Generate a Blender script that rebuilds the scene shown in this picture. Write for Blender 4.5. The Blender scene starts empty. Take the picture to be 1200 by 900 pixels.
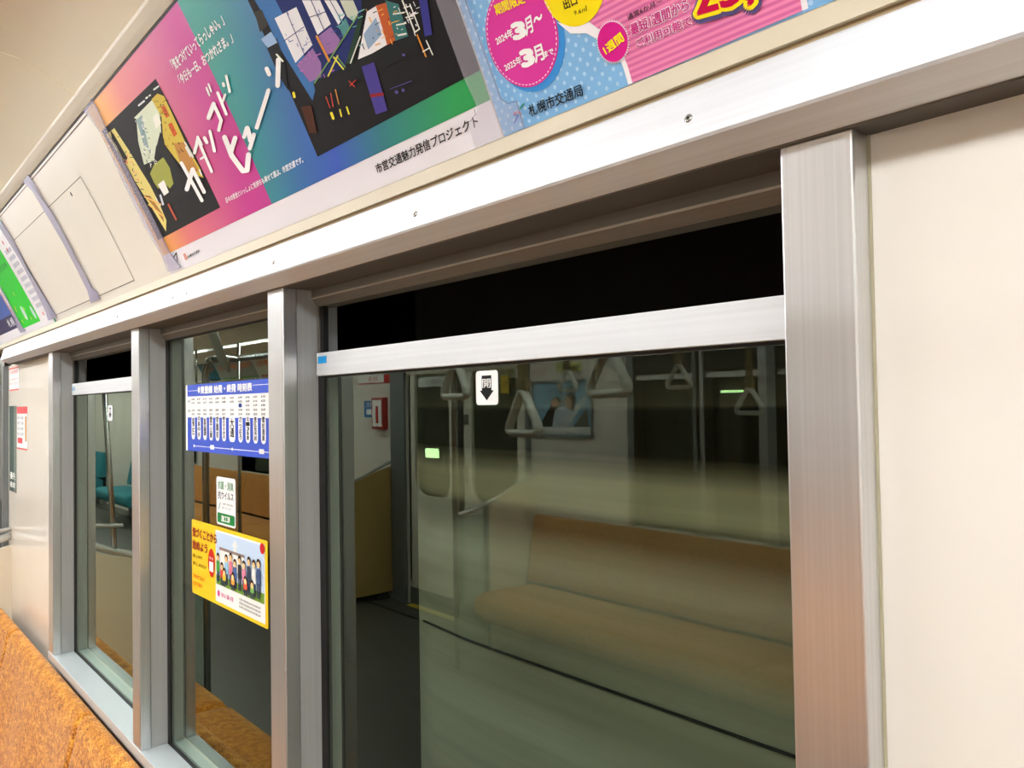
import bpy, bmesh, math, random
from mathutils import Vector, Matrix
random.seed(7)
SC = bpy.context.scene
COL = SC.collection

# ------------------------------------------------------------------ camera, world, lights, exposure
F, CX, CY = 904.0, 600.0, 450.0
CAM = Vector((0, -.53, 1.55))
_dx = Vector((-796, -35, -904)).normalized()
_u = Vector((-.0165, 1, -.0242)); _u = (_u - _u.dot(_dx) * _dx).normalized()
_X = -_dx; _Y = _u.cross(_X)
M3 = Matrix((_X, _Y, _u))
cd = bpy.data.cameras.new('camera'); cam = bpy.data.objects.new('camera', cd); COL.objects.link(cam)
cam.matrix_world = Matrix.Translation(CAM) @ M3.to_4x4()
cd.sensor_width = 36; cd.lens = F / 1200 * 36; cd.clip_start = .02; cd.clip_end = 100
SC.camera = cam
w = bpy.data.worlds.new('world'); SC.world = w; w.use_nodes = True
w.node_tree.nodes['Background'].inputs[0].default_value = (.0, .0, .0, 1)
w.node_tree.nodes['Background'].inputs[1].default_value = 0
SC.view_settings.view_transform = 'Standard'; SC.view_settings.look = 'None'
SC.view_settings.exposure = 0.13; SC.view_settings.gamma = 1; SC.view_settings.use_curve_mapping = False
CEIL = 2.125
LAMP_Y = (-.66, -2.27)
LAMPS = []
for ly in LAMP_Y:
    for k in range(5):
        ld = bpy.data.lights.new('ceiling_lamp_light', 'AREA'); ld.shape = 'RECTANGLE'
        ld.size = 3.2; ld.size_y = .10; ld.energy = 29; ld.color = (.93, .965, 1)
        lo = bpy.data.objects.new('ceiling_lamp_light', ld); COL.objects.link(lo)
        lo.location = (1.2 - k * 3.6, ly, CEIL + (.010 if ly > -1 else .024))
        LAMPS.append(lo)

# ------------------------------------------------------------------ geometry from sight lines
def ray(px, py):
    return M3 @ Vector((px - CX, CY - py, -F))
def mir(px, py, D):                      # point seen in the window glass (the plane y = 0), D metres beyond the lens
    r = ray(px, py); p = CAM + r * (D / r.y)
    return Vector((p.x, -p.y, p.z))

# ------------------------------------------------------------------ materials
def s2l(c): return tuple(((v / 255) / 12.92 if v / 255 <= .04045 else ((v / 255 + .055) / 1.055) ** 2.4) for v in c)
MATS = {}
def mat(name, rgb, rough=.5, metal=0, spec=.5, noise=0, nscale=20, stretch=None, bump=0, coat=0):
    if name in MATS: return MATS[name]
    m = bpy.data.materials.new(name); m.use_nodes = True; nt = m.node_tree; b = nt.nodes['Principled BSDF']
    c = s2l(rgb)
    b.inputs['Base Color'].default_value = (*c, 1); b.inputs['Roughness'].default_value = rough
    b.inputs['Metallic'].default_value = metal; b.inputs['Specular IOR Level'].default_value = spec
    b.inputs['Coat Weight'].default_value = coat; b.inputs['Coat Roughness'].default_value = .05
    if noise or bump:
        tc = nt.nodes.new('ShaderNodeTexCoord'); mp = nt.nodes.new('ShaderNodeMapping')
        nt.links.new(tc.outputs['Object'], mp.inputs[0])
        if stretch: mp.inputs['Scale'].default_value = stretch
        n = nt.nodes.new('ShaderNodeTexNoise'); n.inputs['Scale'].default_value = nscale; n.inputs['Detail'].default_value = 3
        nt.links.new(mp.outputs[0], n.inputs[0])
        if noise:
            r = nt.nodes.new('ShaderNodeValToRGB')
            r.color_ramp.elements[0].position = .3; r.color_ramp.elements[1].position = .7
            r.color_ramp.elements[0].color = (*[x * (1 - noise) for x in c], 1)
            r.color_ramp.elements[1].color = (*[min(1, x * (1 + noise)) for x in c], 1)
            nt.links.new(n.outputs[0], r.inputs[0]); nt.links.new(r.outputs[0], b.inputs['Base Color'])
        if bump:
            bp = nt.nodes.new('ShaderNodeBump'); bp.inputs['Strength'].default_value = bump; bp.inputs['Distance'].default_value = .002
            nt.links.new(n.outputs[0], bp.inputs['Height']); nt.links.new(bp.outputs[0], b.inputs['Normal'])
    MATS[name] = m
    return m
def ink(rgb, rough=.5):
    return mat('ink_%d_%d_%d' % rgb, rgb, rough, spec=.12)
def nodes_of(name):
    m = bpy.data.materials.new(name); m.use_nodes = True; nt = m.node_tree
    return m, nt, nt.nodes['Principled BSDF']
def N(nt, kind, **kw):
    n = nt.nodes.new(kind)
    for k, v in kw.items(): setattr(n, k, v)
    return n
def math_(nt, op, a, b=None, c=None):
    n = nt.nodes.new('ShaderNodeMath'); n.operation = op
    for i, v in enumerate((a, b, c)):
        if v is None: continue
        if isinstance(v, (int, float)): n.inputs[i].default_value = v
        else: nt.links.new(v, n.inputs[i])
    return n.outputs[0]
def uv_xy(nt):
    t = N(nt, 'ShaderNodeUVMap'); t.uv_map = 'UVMap'; s = N(nt, 'ShaderNodeSeparateXYZ')
    nt.links.new(t.outputs[0], s.inputs[0]); return s.outputs[0], s.outputs[1]
def ramp(nt, fac, stops):
    r = N(nt, 'ShaderNodeValToRGB'); e = r.color_ramp.elements
    while len(e) < len(stops): e.new(.5)
    for el, (p, c) in zip(e, stops): el.position = p; el.color = (*s2l(c), 1)
    nt.links.new(fac, r.inputs[0]); return r.outputs[0]

def make_glass():
    m, nt, b = nodes_of('window_glass'); nt.nodes.remove(b); out = nt.nodes['Material Output']
    fr = N(nt, 'ShaderNodeFresnel'); fr.inputs[0].default_value = 1.46
    f2 = math_(nt, 'DIVIDE', math_(nt, 'MULTIPLY', fr.outputs[0], 2.0), math_(nt, 'ADD', fr.outputs[0], 1.0))   # both faces of the pane
    geo = N(nt, 'ShaderNodeNewGeometry')
    f3 = math_(nt, 'MULTIPLY', f2, math_(nt, 'SUBTRACT', 1.0, geo.outputs['Backfacing']))
    tr = N(nt, 'ShaderNodeBsdfTransparent'); tr.inputs[0].default_value = (.90, .95, .89, 1)
    gl = N(nt, 'ShaderNodeBsdfGlossy'); gl.inputs['Roughness'].default_value = 0; gl.inputs[0].default_value = (.71, .81, .68, 1)
    mx = N(nt, 'ShaderNodeMixShader')
    nt.links.new(f3, mx.inputs[0]); nt.links.new(tr.outputs[0], mx.inputs[1]); nt.links.new(gl.outputs[0], mx.inputs[2])
    nt.links.new(mx.outputs[0], out.inputs[0]); return m
GLASS = make_glass()
def make_film(name, rgb, alpha, rough=.15):
    m, nt, b = nodes_of(name)
    b.inputs['Base Color'].default_value = (*s2l(rgb), 1); b.inputs['Roughness'].default_value = max(rough, .3)
    b.inputs['Alpha'].default_value = alpha; return m
FILM = make_film('clear_plastic_clip', (184, 178, 208), .5)
FILM1 = make_film('clear_plastic_clip_thin', (196, 190, 214), .30)
FILM2 = make_film('clear_poster_film', (226, 222, 236), .15)
FILME = make_film('plastic_edge', (70, 70, 90), .8)
PGLASS = make_film('partition_glass', (150, 180, 165), .40, .05)

def make_alu(name, rgb, rough, sc, metal=.8):
    m, nt, b = nodes_of(name)
    b.inputs['Metallic'].default_value = metal
    tc = N(nt, 'ShaderNodeTexCoord'); mp = N(nt, 'ShaderNodeMapping'); mp.inputs['Scale'].default_value = sc
    n = N(nt, 'ShaderNodeTexNoise'); n.inputs['Scale'].default_value = 1; n.inputs['Detail'].default_value = 4
    nt.links.new(tc.outputs['Object'], mp.inputs[0]); nt.links.new(mp.outputs[0], n.inputs[0])
    a = [max(0, v - 4) for v in rgb]; c = [min(255, v + 4) for v in rgb]
    col = ramp(nt, n.outputs[0], [(.35, a), (.65, c)]); nt.links.new(col, b.inputs['Base Color'])
    nt.links.new(math_(nt, 'ADD', math_(nt, 'MULTIPLY', n.outputs[0], .12), rough - .06), b.inputs['Roughness'])
    return m
ALU_H = make_alu('brushed_aluminium_horizontal', (222, 225, 228), .45, (3, 260, 260), .32)
ALU_V = make_alu('brushed_aluminium_vertical', (214, 214, 215), .31, (420, 420, 3), .88)
ALU_D = make_alu('dark_anodised_rail', (112, 108, 100), .5, (3, 300, 300), .3)
ALU_R = make_alu('satin_aluminium_reveal', (168, 169, 167), .5, (420, 420, 3), .25)
SILLM = mat('sill_metal', (196, 204, 205), .42, metal=.25, noise=.02, nscale=60)
CREAM = mat('cream_laminate', (221, 214, 203), .3, spec=.45, noise=.012, nscale=5)
CREAMG = mat('cream_glossy_laminate', (238, 229, 214), .11, spec=.5, noise=.012, nscale=5)
BEIGE = mat('beige_trim', (222, 214, 196), .4, noise=.012, nscale=8)
CEILM = mat('ceiling_panel', (238, 230, 206), .5, noise=.015, nscale=4)
PANEL = mat('glossy_advert_panel', (232, 226, 212), .22, spec=.5, noise=.012, nscale=4)
BLACK = mat('black_rubber', (12, 12, 13), .6)
DARKG = mat('dark_gap', (30, 26, 22), .8)
STEEL = mat('stainless_steel', (190, 190, 188), .22, metal=1, noise=.03, nscale=40)
STRAPW = mat('strap_plastic', (228, 228, 216), .3)
BELT = mat('strap_belt', (150, 130, 84), .7, noise=.1, nscale=200)
FLOORM = mat('floor_vinyl', (80, 78, 72), .45, noise=.10, nscale=60)
GREYM = mat('grey_door_pillar', (120, 124, 124), .4, metal=.3, noise=.02)
BROWNP = mat('brown_laminate', (176, 146, 86), .4, noise=.03, nscale=8)
TEAL = mat('teal_fabric', (40, 120, 130), .9, noise=.12, nscale=160)
def make_fabric():
    m, nt, b = nodes_of('orange_moquette'); b.inputs['Roughness'].default_value = .95; b.inputs['Sheen Weight'].default_value = .15
    tc = N(nt, 'ShaderNodeTexCoord'); mp = N(nt, 'ShaderNodeMapping'); mp.inputs['Scale'].default_value = (360, 360, 150)
    n = N(nt, 'ShaderNodeTexNoise'); n.inputs['Scale'].default_value = 1; n.inputs['Detail'].default_value = 2
    nt.links.new(tc.outputs['Object'], mp.inputs[0]); nt.links.new(mp.outputs[0], n.inputs[0])
    mp2 = N(nt, 'ShaderNodeMapping'); mp2.inputs['Scale'].default_value = (42, 42, 60); n2 = N(nt, 'ShaderNodeTexNoise'); n2.inputs['Scale'].default_value = 1
    nt.links.new(tc.outputs['Object'], mp2.inputs[0]); nt.links.new(mp2.outputs[0], n2.inputs[0])
    f = math_(nt, 'ADD', math_(nt, 'MULTIPLY', n.outputs[0], .7), math_(nt, 'MULTIPLY', n2.outputs[0], .3))
    col = ramp(nt, f, [(.36, (100, 54, 10)), (.46, (184, 110, 18)), (.55, (210, 136, 32)), (.66, (244, 192, 84))])
    nt.links.new(col, b.inputs['Base Color'])
    bp = N(nt, 'ShaderNodeBump'); bp.inputs['Strength'].default_value = .5; bp.inputs['Distance'].default_value = .0015
    nt.links.new(n.outputs[0], bp.inputs['Height']); nt.links.new(bp.outputs[0], b.inputs['Normal']); return m
FABRIC = make_fabric()
def make_tunnel():
    m, nt, b = nodes_of('tunnel_concrete'); b.inputs['Roughness'].default_value = .9
    tc = N(nt, 'ShaderNodeTexCoord'); mp = N(nt, 'ShaderNodeMapping'); mp.inputs['Scale'].default_value = (.5, .5, 26)
    n = N(nt, 'ShaderNodeTexNoise'); n.inputs['Scale'].default_value = 1; n.inputs['Detail'].default_value = 4
    nt.links.new(tc.outputs['Object'], mp.inputs[0]); nt.links.new(mp.outputs[0], n.inputs[0])
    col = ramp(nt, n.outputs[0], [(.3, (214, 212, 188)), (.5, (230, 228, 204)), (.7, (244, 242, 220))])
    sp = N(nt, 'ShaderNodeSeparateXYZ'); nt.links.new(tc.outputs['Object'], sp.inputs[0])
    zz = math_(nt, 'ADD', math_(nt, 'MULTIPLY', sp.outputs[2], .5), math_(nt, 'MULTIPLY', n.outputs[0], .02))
    band = ramp(nt, zz, [(.0, (158, 158, 158)), (.625, (158, 158, 158)), (.65, (108, 108, 108)), (.665, (118, 118, 118)), (.680, (255, 255, 255)), (.708, (255, 255, 255)), (.730, (52, 52, 52)), (.777, (40, 40, 40)), (.781, (106, 106, 106)), (.82, (70, 70, 70)), (.86, (10, 10, 10))])  # window light patch and transom shade painted as bright and dark bands
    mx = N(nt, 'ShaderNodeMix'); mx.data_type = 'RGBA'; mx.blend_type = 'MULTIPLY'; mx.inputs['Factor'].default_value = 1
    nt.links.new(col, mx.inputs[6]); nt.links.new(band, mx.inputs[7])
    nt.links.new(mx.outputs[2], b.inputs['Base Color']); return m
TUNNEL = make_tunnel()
def emis(name, rgb, st):
    m, nt, b = nodes_of(name); b.inputs['Base Color'].default_value = (*s2l(rgb), 1)
    b.inputs['Emission Color'].default_value = (*s2l(rgb), 1); b.inputs['Emission Strength'].default_value = st; return m
LAMPM = emis('lamp_diffuser', (250, 252, 255), 5)
TUBEM = emis('spill_tube_glow', (246, 250, 255), 17)
TLAMP = emis('tunnel_lamp_glow', (215, 255, 190), 14)

# ------------------------------------------------------------------ object helpers
def tag(o, label=None, cat=None, group=None, kind=None):
    if label: o['label'] = label
    if cat: o['category'] = cat
    if group: o['group'] = group
    if kind: o['kind'] = kind
    return o
def empty(name, loc, label=None, cat=None, group=None, kind=None):
    o = bpy.data.objects.new(name, None); o.location = loc; COL.objects.link(o)
    return tag(o, label, cat, group, kind)
def world_of(o):
    m = Matrix.Translation(o.location)
    return world_of(o.parent) @ o.matrix_parent_inverse @ m if o.parent else m
def setparent(o, p):
    o.parent = p; o.matrix_parent_inverse = world_of(p).inverted()
class MB:
    def __init__(self): self.bm = bmesh.new(); self.uv = self.bm.loops.layers.uv.new('UVMap')
    def face(self, pts):
        vs = [self.bm.verts.new(p) for p in pts]
        return self.bm.faces.new(vs)
    def box(self, x0, x1, y0, y1, z0, z1, bev=0):
        x0, x1 = sorted((x0, x1)); y0, y1 = sorted((y0, y1)); z0, z1 = sorted((z0, z1))
        r = bmesh.ops.create_cube(self.bm, size=1)
        for v in r['verts']: v.co = Vector((x0 + (v.co.x + .5) * (x1 - x0), y0 + (v.co.y + .5) * (y1 - y0), z0 + (v.co.z + .5) * (z1 - z0)))
        if bev:
            es = list({e for v in r['verts'] for e in v.link_edges})
            bmesh.ops.bevel(self.bm, geom=es, offset=bev, segments=2, profile=.5, affect='EDGES')
        return self
    def prism_x(self, prof, x0, x1):                  # closed profile of (y, z) swept along x
        a = [self.bm.verts.new((x0, y, z)) for y, z in prof]; b = [self.bm.verts.new((x1, y, z)) for y, z in prof]
        n = len(prof)
        for i in range(n): self.bm.faces.new((a[i], a[(i + 1) % n], b[(i + 1) % n], b[i]))
        self.bm.faces.new(a); self.bm.faces.new(b[::-1]); return self
    def sheet_x(self, prof, x0, x1, th=0):            # open profile swept along x
        a = [self.bm.verts.new((x0, y, z)) for y, z in prof]; b = [self.bm.verts.new((x1, y, z)) for y, z in prof]
        for i in range(len(prof) - 1): self.bm.faces.new((a[i], a[i + 1], b[i + 1], b[i]))
        return self
    def tube(self, pts, r, seg=12, cap=True, flat=1.0):
        pts = [Vector(p) for p in pts]; rings = []
        up = None
        for i, p in enumerate(pts):
            t = (pts[min(i + 1, len(pts) - 1)] - pts[max(i - 1, 0)]).normalized()
            if up is None: up = t.orthogonal().normalized()
            up = (up - up.dot(t) * t).normalized(); s = t.cross(up)
            rr = r[i] if isinstance(r, (list, tuple)) else r
            rings.append([self.bm.verts.new(p + up * rr * math.cos(2 * math.pi * k / seg) + s * rr * flat * math.sin(2 * math.pi * k / seg)) for k in range(seg)])
        for a, b in zip(rings, rings[1:]):
            for k in range(seg): f = self.bm.faces.new((a[k], a[(k + 1) % seg], b[(k + 1) % seg], b[k])); f.smooth = True
        if cap: self.bm.faces.new(rings[0][::-1]); self.bm.faces.new(rings[-1])
        return self
    def ring_tube(self, pts, r, seg=10, flat=1.0):
        pts = [Vector(p) for p in pts]; n = len(pts); rings = []
        nrm = (pts[1] - pts[0]).cross(pts[n // 2] - pts[0]).normalized()
        for i, p in enumerate(pts):
            t = (pts[(i + 1) % n] - pts[i - 1]).normalized(); s = t.cross(nrm)
            rings.append([self.bm.verts.new(p + nrm * r * flat * math.cos(2 * math.pi * k / seg) + s * r * math.sin(2 * math.pi * k / seg)) for k in range(seg)])
        for i in range(n):
            a, b = rings[i], rings[(i + 1) % n]
            for k in range(seg): f = self.bm.faces.new((a[k], a[(k + 1) % seg], b[(k + 1) % seg], b[k])); f.smooth = True
        return self
    def build(self, name, m, parent=None, smooth=False, **t):
        me = bpy.data.meshes.new(name); bmesh.ops.recalc_face_normals(self.bm, faces=self.bm.faces)
        if smooth:
            for f in self.bm.faces: f.smooth = True
        self.bm.to_mesh(me); self.bm.free(); me.materials.append(m)
        o = bpy.data.objects.new(name, me); COL.objects.link(o)
        if parent: setparent(o, parent)
        return tag(o, **t)
def copy_tree(o, parent=None):
    c = o.copy(); COL.objects.link(c)
    if parent: c.parent = parent; c.matrix_parent_inverse = o.matrix_parent_inverse.copy()
    for ch in [k for k in bpy.data.objects if k.parent == o]: copy_tree(ch, c)
    return c

# ------------------------------------------------------------------ printed surfaces
class Plane:                                          # a flat face at y = yy; (u, v) = (x, z)
    def __init__(s, yy): s.yy = yy; s.step = None
    def at(s, px, py):
        r = ray(px, py); p = CAM + r * ((s.yy - CAM.y) / r.y); return (p.x, p.z)
    def pos(s, u, v, off): return Vector((u, s.yy - off, v))
class Cove:                                           # the curved advert panel; (u, v) = (x, length up the panel)
    def __init__(s, flip=False):
        s.flip = flip; s.tab = []; s.step = .012
        L = 0; prev = None
        for i in range(-5, 82):
            t = i * .005; D = .457 - .45 * t - .22 * t * t; z = .240 + t
            if prev: L += math.hypot(D - prev[0], z - prev[1])
            s.tab.append([L, D, z]); prev = (D, z)
        L0 = s.tab[5][0]
        for r in s.tab: r[0] -= L0
    def dz(s, v):
        tb = s.tab; v = max(tb[0][0], min(tb[-1][0] - 1e-6, v)); lo, hi = 0, len(tb) - 1
        while hi - lo > 1:
            m = (lo + hi) // 2
            if tb[m][0] <= v: lo = m
            else: hi = m
        a, b = tb[lo], tb[hi]; f = (v - a[0]) / (b[0] - a[0])
        D = a[1] + f * (b[1] - a[1]); z = a[2] + f * (b[2] - a[2])
        n = Vector((b[2] - a[2], -(b[1] - a[1]))).normalized()     # normal in (D, z), away from the camera
        return D, z, n
    def at(s, px, py):
        r = ray(px, py); a = r.z / r.y; b = r.x / r.y; lo, hi = s.tab[0][0], s.tab[-1][0]
        for _ in range(40):
            m = (lo + hi) / 2; D, z, n = s.dz(m)
            if z / D < a: lo = m
            else: hi = m
        return (b * D, lo)
    def pos(s, u, v, off):
        D, z, n = s.dz(v); D -= n[0] * off; z -= n[1] * off
        y = D - .53
        if s.flip: y = -2.93 - y
        return Vector((u, y, 1.55 + z))
COVE = Cove(); COVE2 = Cove(True); GL = Plane(0.0); PW = Plane(-.034)
def project(surf, bm, off, th=0):
    if surf.step and bm.verts:
        vs = [v.co.y for v in bm.verts]; y = math.floor(min(vs) / surf.step) * surf.step
        while y < max(vs):
            bmesh.ops.bisect_plane(bm, geom=bm.verts[:] + bm.edges[:] + bm.faces[:], plane_co=(0, y, 0), plane_no=(0, 1, 0)); y += surf.step
    uv = bm.loops.layers.uv.get('UVMap') or bm.loops.layers.uv.new('UVMap')
    for f in bm.faces:
        for l in f.loops: l[uv].uv = (l.vert.co.x, l.vert.co.y)
    for v in bm.verts: v.co = surf.pos(v.co.x, v.co.y, off + v.co.z)
class Print:                                          # collects flat shapes in (u, v) and lays them on a surface
    def __init__(s, surf): s.surf = surf; s.bm = bmesh.new(); s.n = 0
    def uvpoly(s, pts):
        s.n = (s.n + 1) % 5; vs = [s.bm.verts.new((a, b, s.n * 1.2e-5)) for a, b in pts]
        f = s.bm.faces.new(vs); f.normal_update()
        if f.normal.z < 0: f.normal_flip()
        bmesh.ops.triangulate(s.bm, faces=[f]); return s
    def poly(s, pts, o=(0, 0), k=1.0):
        return s.uvpoly([s.surf.at(o[0] + x / k, o[1] + y / k) for x, y in pts])
    def rect(s, u0, v0, u1, v1, r=0):
        u0, u1 = sorted((u0, u1)); v0, v1 = sorted((v0, v1))
        if not r: return s.uvpoly([(u0, v0), (u1, v0), (u1, v1), (u0, v1)])
        pts = []
        for cx, cy, a0 in ((u1 - r, v1 - r, 0), (u0 + r, v1 - r, 90), (u0 + r, v0 + r, 180), (u1 - r, v0 + r, 270)):
            for i in range(6): a = math.radians(a0 + i * 18); pts.append((cx + r * math.cos(a), cy + r * math.sin(a)))
        return s.uvpoly(pts)
    def disc(s, cu, cv, r, n=48, ry=None):
        return s.uvpoly([(cu + r * math.cos(2 * math.pi * i / n), cv + (ry or r) * math.sin(2 * math.pi * i / n)) for i in range(n)])
    def stroke(s, pts, wd, o=(0, 0), k=1.0, rnd=True):
        P = [(o[0] + x / k, o[1] + y / k) for x, y in pts]; h = wd / k / 2
        for a, b in zip(P, P[1:]):
            d = Vector((b[0] - a[0], b[1] - a[1])); d.normalize(); n = Vector((-d.y, d.x)); pl = []
            m = 6 if rnd else 1
            if rnd:
                ang = math.atan2(n.y, n.x)
                for i in range(7): t = ang + math.pi * i / 6; pl.append((a[0] + h * math.cos(t), a[1] + h * math.sin(t)))
                for i in range(7): t = ang + math.pi + math.pi * i / 6; pl.append((b[0] + h * math.cos(t), b[1] + h * math.sin(t)))
            else: pl = [(a[0] + n.x * h, a[1] + n.y * h), (a[0] - n.x * h, a[1] - n.y * h), (b[0] - n.x * h, b[1] - n.y * h), (b[0] + n.x * h, b[1] + n.y * h)]
            s.uvpoly([s.surf.at(*q) for q in pl])
        return s
    def textq(s, body, BL, BR, TL, bold=0):           # text fitted to the parallelogram given in (u, v)
        me = text_mesh(body); xs = [v.co.x for v in me.vertices]; ys = [v.co.y for v in me.vertices]
        x0, x1, y0, y1 = min(xs), max(xs), min(min(ys), 0), max(max(ys), .8)
        nb = 0 if not bold else (4 if bold < .05 else 10 if bold < .08 else 18)
        for i in range(nb + 1):
            sx, sy = (0, 0) if i == nb else (bold * math.cos(2 * math.pi * (i + .5) / nb), bold * math.sin(2 * math.pi * (i + .5) / nb))
            base = len(s.bm.verts); s.bm.from_mesh(me); s.bm.verts.ensure_lookup_table()
            for v in s.bm.verts[base:]:
                a = (v.co.x + sx - x0) / (x1 - x0); b = (v.co.y + sy - y0) / (y1 - y0)
                v.co = Vector((BL[0] + a * (BR[0] - BL[0]) + b * (TL[0] - BL[0]), BL[1] + a * (BR[1] - BL[1]) + b * (TL[1] - BL[1]), i * 1.2e-5))
        bpy.data.meshes.remove(me); return s
    def text(s, body, BL, BR, TL, o=(0, 0), k=1.0, bold=0):
        q = [s.surf.at(o[0] + p[0] / k, o[1] + p[1] / k) for p in (BL, BR, TL)]
        return s.textq(body, *q, bold=bold)
    def vtext(s, body, cu, vtop, h, wd, bold=0):      # letters stacked downwards
        for i, ch in enumerate(body):
            s.textq(ch, (cu - wd / 2, vtop - (i + 1) * h + h * .06), (cu + wd / 2, vtop - (i + 1) * h + h * .06), (cu - wd / 2, vtop - i * h), bold)
        return s
    def build(s, name, m, off, parent=None, **t):
        project(s.surf, s.bm, off)
        me = bpy.data.meshes.new(name); s.bm.to_mesh(me); s.bm.free(); me.materials.append(m)
        o = bpy.data.objects.new(name, me); COL.objects.link(o)
        if parent: setparent(o, parent)
        return tag(o, **t)
def text_mesh(body):
    c = bpy.data.curves.new('t', 'FONT'); c.body = body; c.resolution_u = 2
    o = bpy.data.objects.new('t', c); COL.objects.link(o); bpy.context.view_layer.update()
    me = bpy.data.meshes.new_from_object(o.evaluated_get(bpy.context.evaluated_depsgraph_get()))
    bpy.data.objects.remove(o); bpy.data.curves.remove(c); return me
def sheet(surf, name, m, u0, v0, u1, v1, off, th=.0004, r=0, **t):   # a sheet of paper or vinyl with real thickness
    p = Print(surf); p.rect(u0, v0, u1, v1, r); project(surf, p.bm, off)
    g = bmesh.ops.extrude_face_region(p.bm, geom=p.bm.faces[:])
    inward = [v for v in g['geom'] if isinstance(v, bmesh.types.BMVert)]
    for v in inward:
        v.co += Vector((0, th * (1 if not getattr(surf, 'flip', False) else -1), 0))
    me = bpy.data.meshes.new(name); bmesh.ops.recalc_face_normals(p.bm, faces=p.bm.faces); p.bm.to_mesh(me); p.bm.free(); me.materials.append(m)
    o = bpy.data.objects.new(name, me); COL.objects.link(o); return tag(o, **t)

# ================================================================== THE SETTING
XL, XR = -16.0, 2.2
MB().box(XL, XR, -2.98, .05, -.06, 0).build('floor', FLOORM, kind='structure')
def wallbox(name, m, boxes, **t):
    b = MB()
    for q in boxes: b.box(*q)
    return b.build(name, m, kind='structure', **t)
POSTS = [(-.264, -.215), (-1.074, -1.024), (-1.757, -1.706), (-2.593, -2.540)]
SILL = .85; SOFF = 1.718
wallbox('wall_right', CREAM, [(-.2305, XR, -.034, .045, 0, SOFF), (-2.593, -.2305, -.034, .045, 0, SILL - .012), (XL, -3.42, -.034, .045, 0, SOFF)])
wallbox('wall_right_corner', CREAMG, [(-3.42, -2.593, -.034, .045, 0, SOFF)])
MB().box(XL, XR, -.0115, .045, SOFF, 2.3).build('wall_right_upper', BEIGE, kind='structure')
MB().box(XL - .05, XL, -2.93, 0, 0, 2.3).build('wall_front', CREAM, kind='structure')
MB().box(XR, XR + .05, -2.93, 0, 0, 2.3).build('wall_back', CREAM, kind='structure')
d2 = empty('door_2', (-3.9, -.034, 0), kind='structure')
MB().box(-3.455, -3.425, -.052, -.034, 0, SOFF).build('door_pillar', GREYM, d2)
MB().box(-3.95, -3.50, -.0365, -.0342, .95, 1.80).build('door_glass', mat('dark_door_glass', (20, 20, 20), .1), d2)
MB().box(-4.30, -3.47, -.0350, -.0341, .02, .93).build('door_lower_panel', mat('brown_door_panel', (190, 158, 96), .4), d2)
# curved advert panel, both sides of the car
def cove_panel(surf, name, x0, x1):
    p = Print(surf); p.rect(x0, -.012, x1, .300)
    project(surf, p.bm, 0); me = bpy.data.meshes.new(name)
    for f in p.bm.faces: f.smooth = True
    p.bm.to_mesh(me); p.bm.free(); me.materials.append(PANEL); o = bpy.data.objects.new(name, me); COL.objects.link(o); tag(o, kind='structure')
cove_panel(COVE, 'wall_right_advert_panel', XL, XR); cove_panel(COVE2, 'wall_left_advert_panel', XL, XR)
def yz(D, z): return (D - .53, 1.55 + z)
def both(name, m, prof, x0=XL, x1=XR, flip=True, **kw):
    MB().prism_x(prof, x0, x1).build(name, m, kind='structure', **kw)
    if flip: MB().prism_x([(-2.93 - y, z) for y, z in prof], x0, x1).build(name, m, kind='structure')
both('trim_ledge', mat('beige_ledge', (206, 195, 170), .45, noise=.012, nscale=8), [yz(.4556, .226), yz(.4545, .2395), yz(.4575, .2405), yz(.475, .2405), yz(.50, .226)], flip=True)
both('trim_upper_band', BEIGE, [yz(.3205, .514), yz(.313, .520), yz(.305, .5275), yz(.303, .531), yz(.315, .545), yz(.345, .53), yz(.335, .514)])
both('trim_gap', BLACK, [yz(.3245, .5075), yz(.3215, .5150), yz(.345, .515), yz(.338, .505)])
# ceiling: coves rising from the bands to the flat centre
cp = [(.304, .5315), (.292, .540), (.278, .5485), (.256, .561), (.225, .571), (.193, .575), (.10, .5755)]
prof = [yz(*q) for q in cp] + [(-2.93 - y, z) for y, z in reversed([yz(*q) for q in cp])]
c_ = MB()
SL = .066; h_ = len(prof) // 2
near = [p for p in prof if p[0] > LAMP_Y[0] + SL] + [(LAMP_Y[0] + SL, CEIL)]
far = [(LAMP_Y[1] - SL, CEIL)] + [p for p in prof if p[0] < LAMP_Y[1] - SL]
for pr_ in (near, [(LAMP_Y[0] - SL, CEIL), (LAMP_Y[1] + SL, CEIL)], far): c_.sheet_x(pr_, XL, XR)
c_.build('ceiling', CEILM, smooth=True, kind='structure')
MB().box(XL, XR, -2.7, -.2, 2.2, 2.25).build('ceiling_roof', CEILM, kind='structure')
# joints between ceiling panels
for i, xj in enumerate((-1.45, .35, -3.25, -5.05, -6.85, -8.65)):
    MB().tube([(xj, y, z - .0004) for y, z in prof[:7]], .0011, 6).build('trim_%d' % (10 + i), mat('joint_light', (250, 242, 214), .4), kind='structure')

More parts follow.
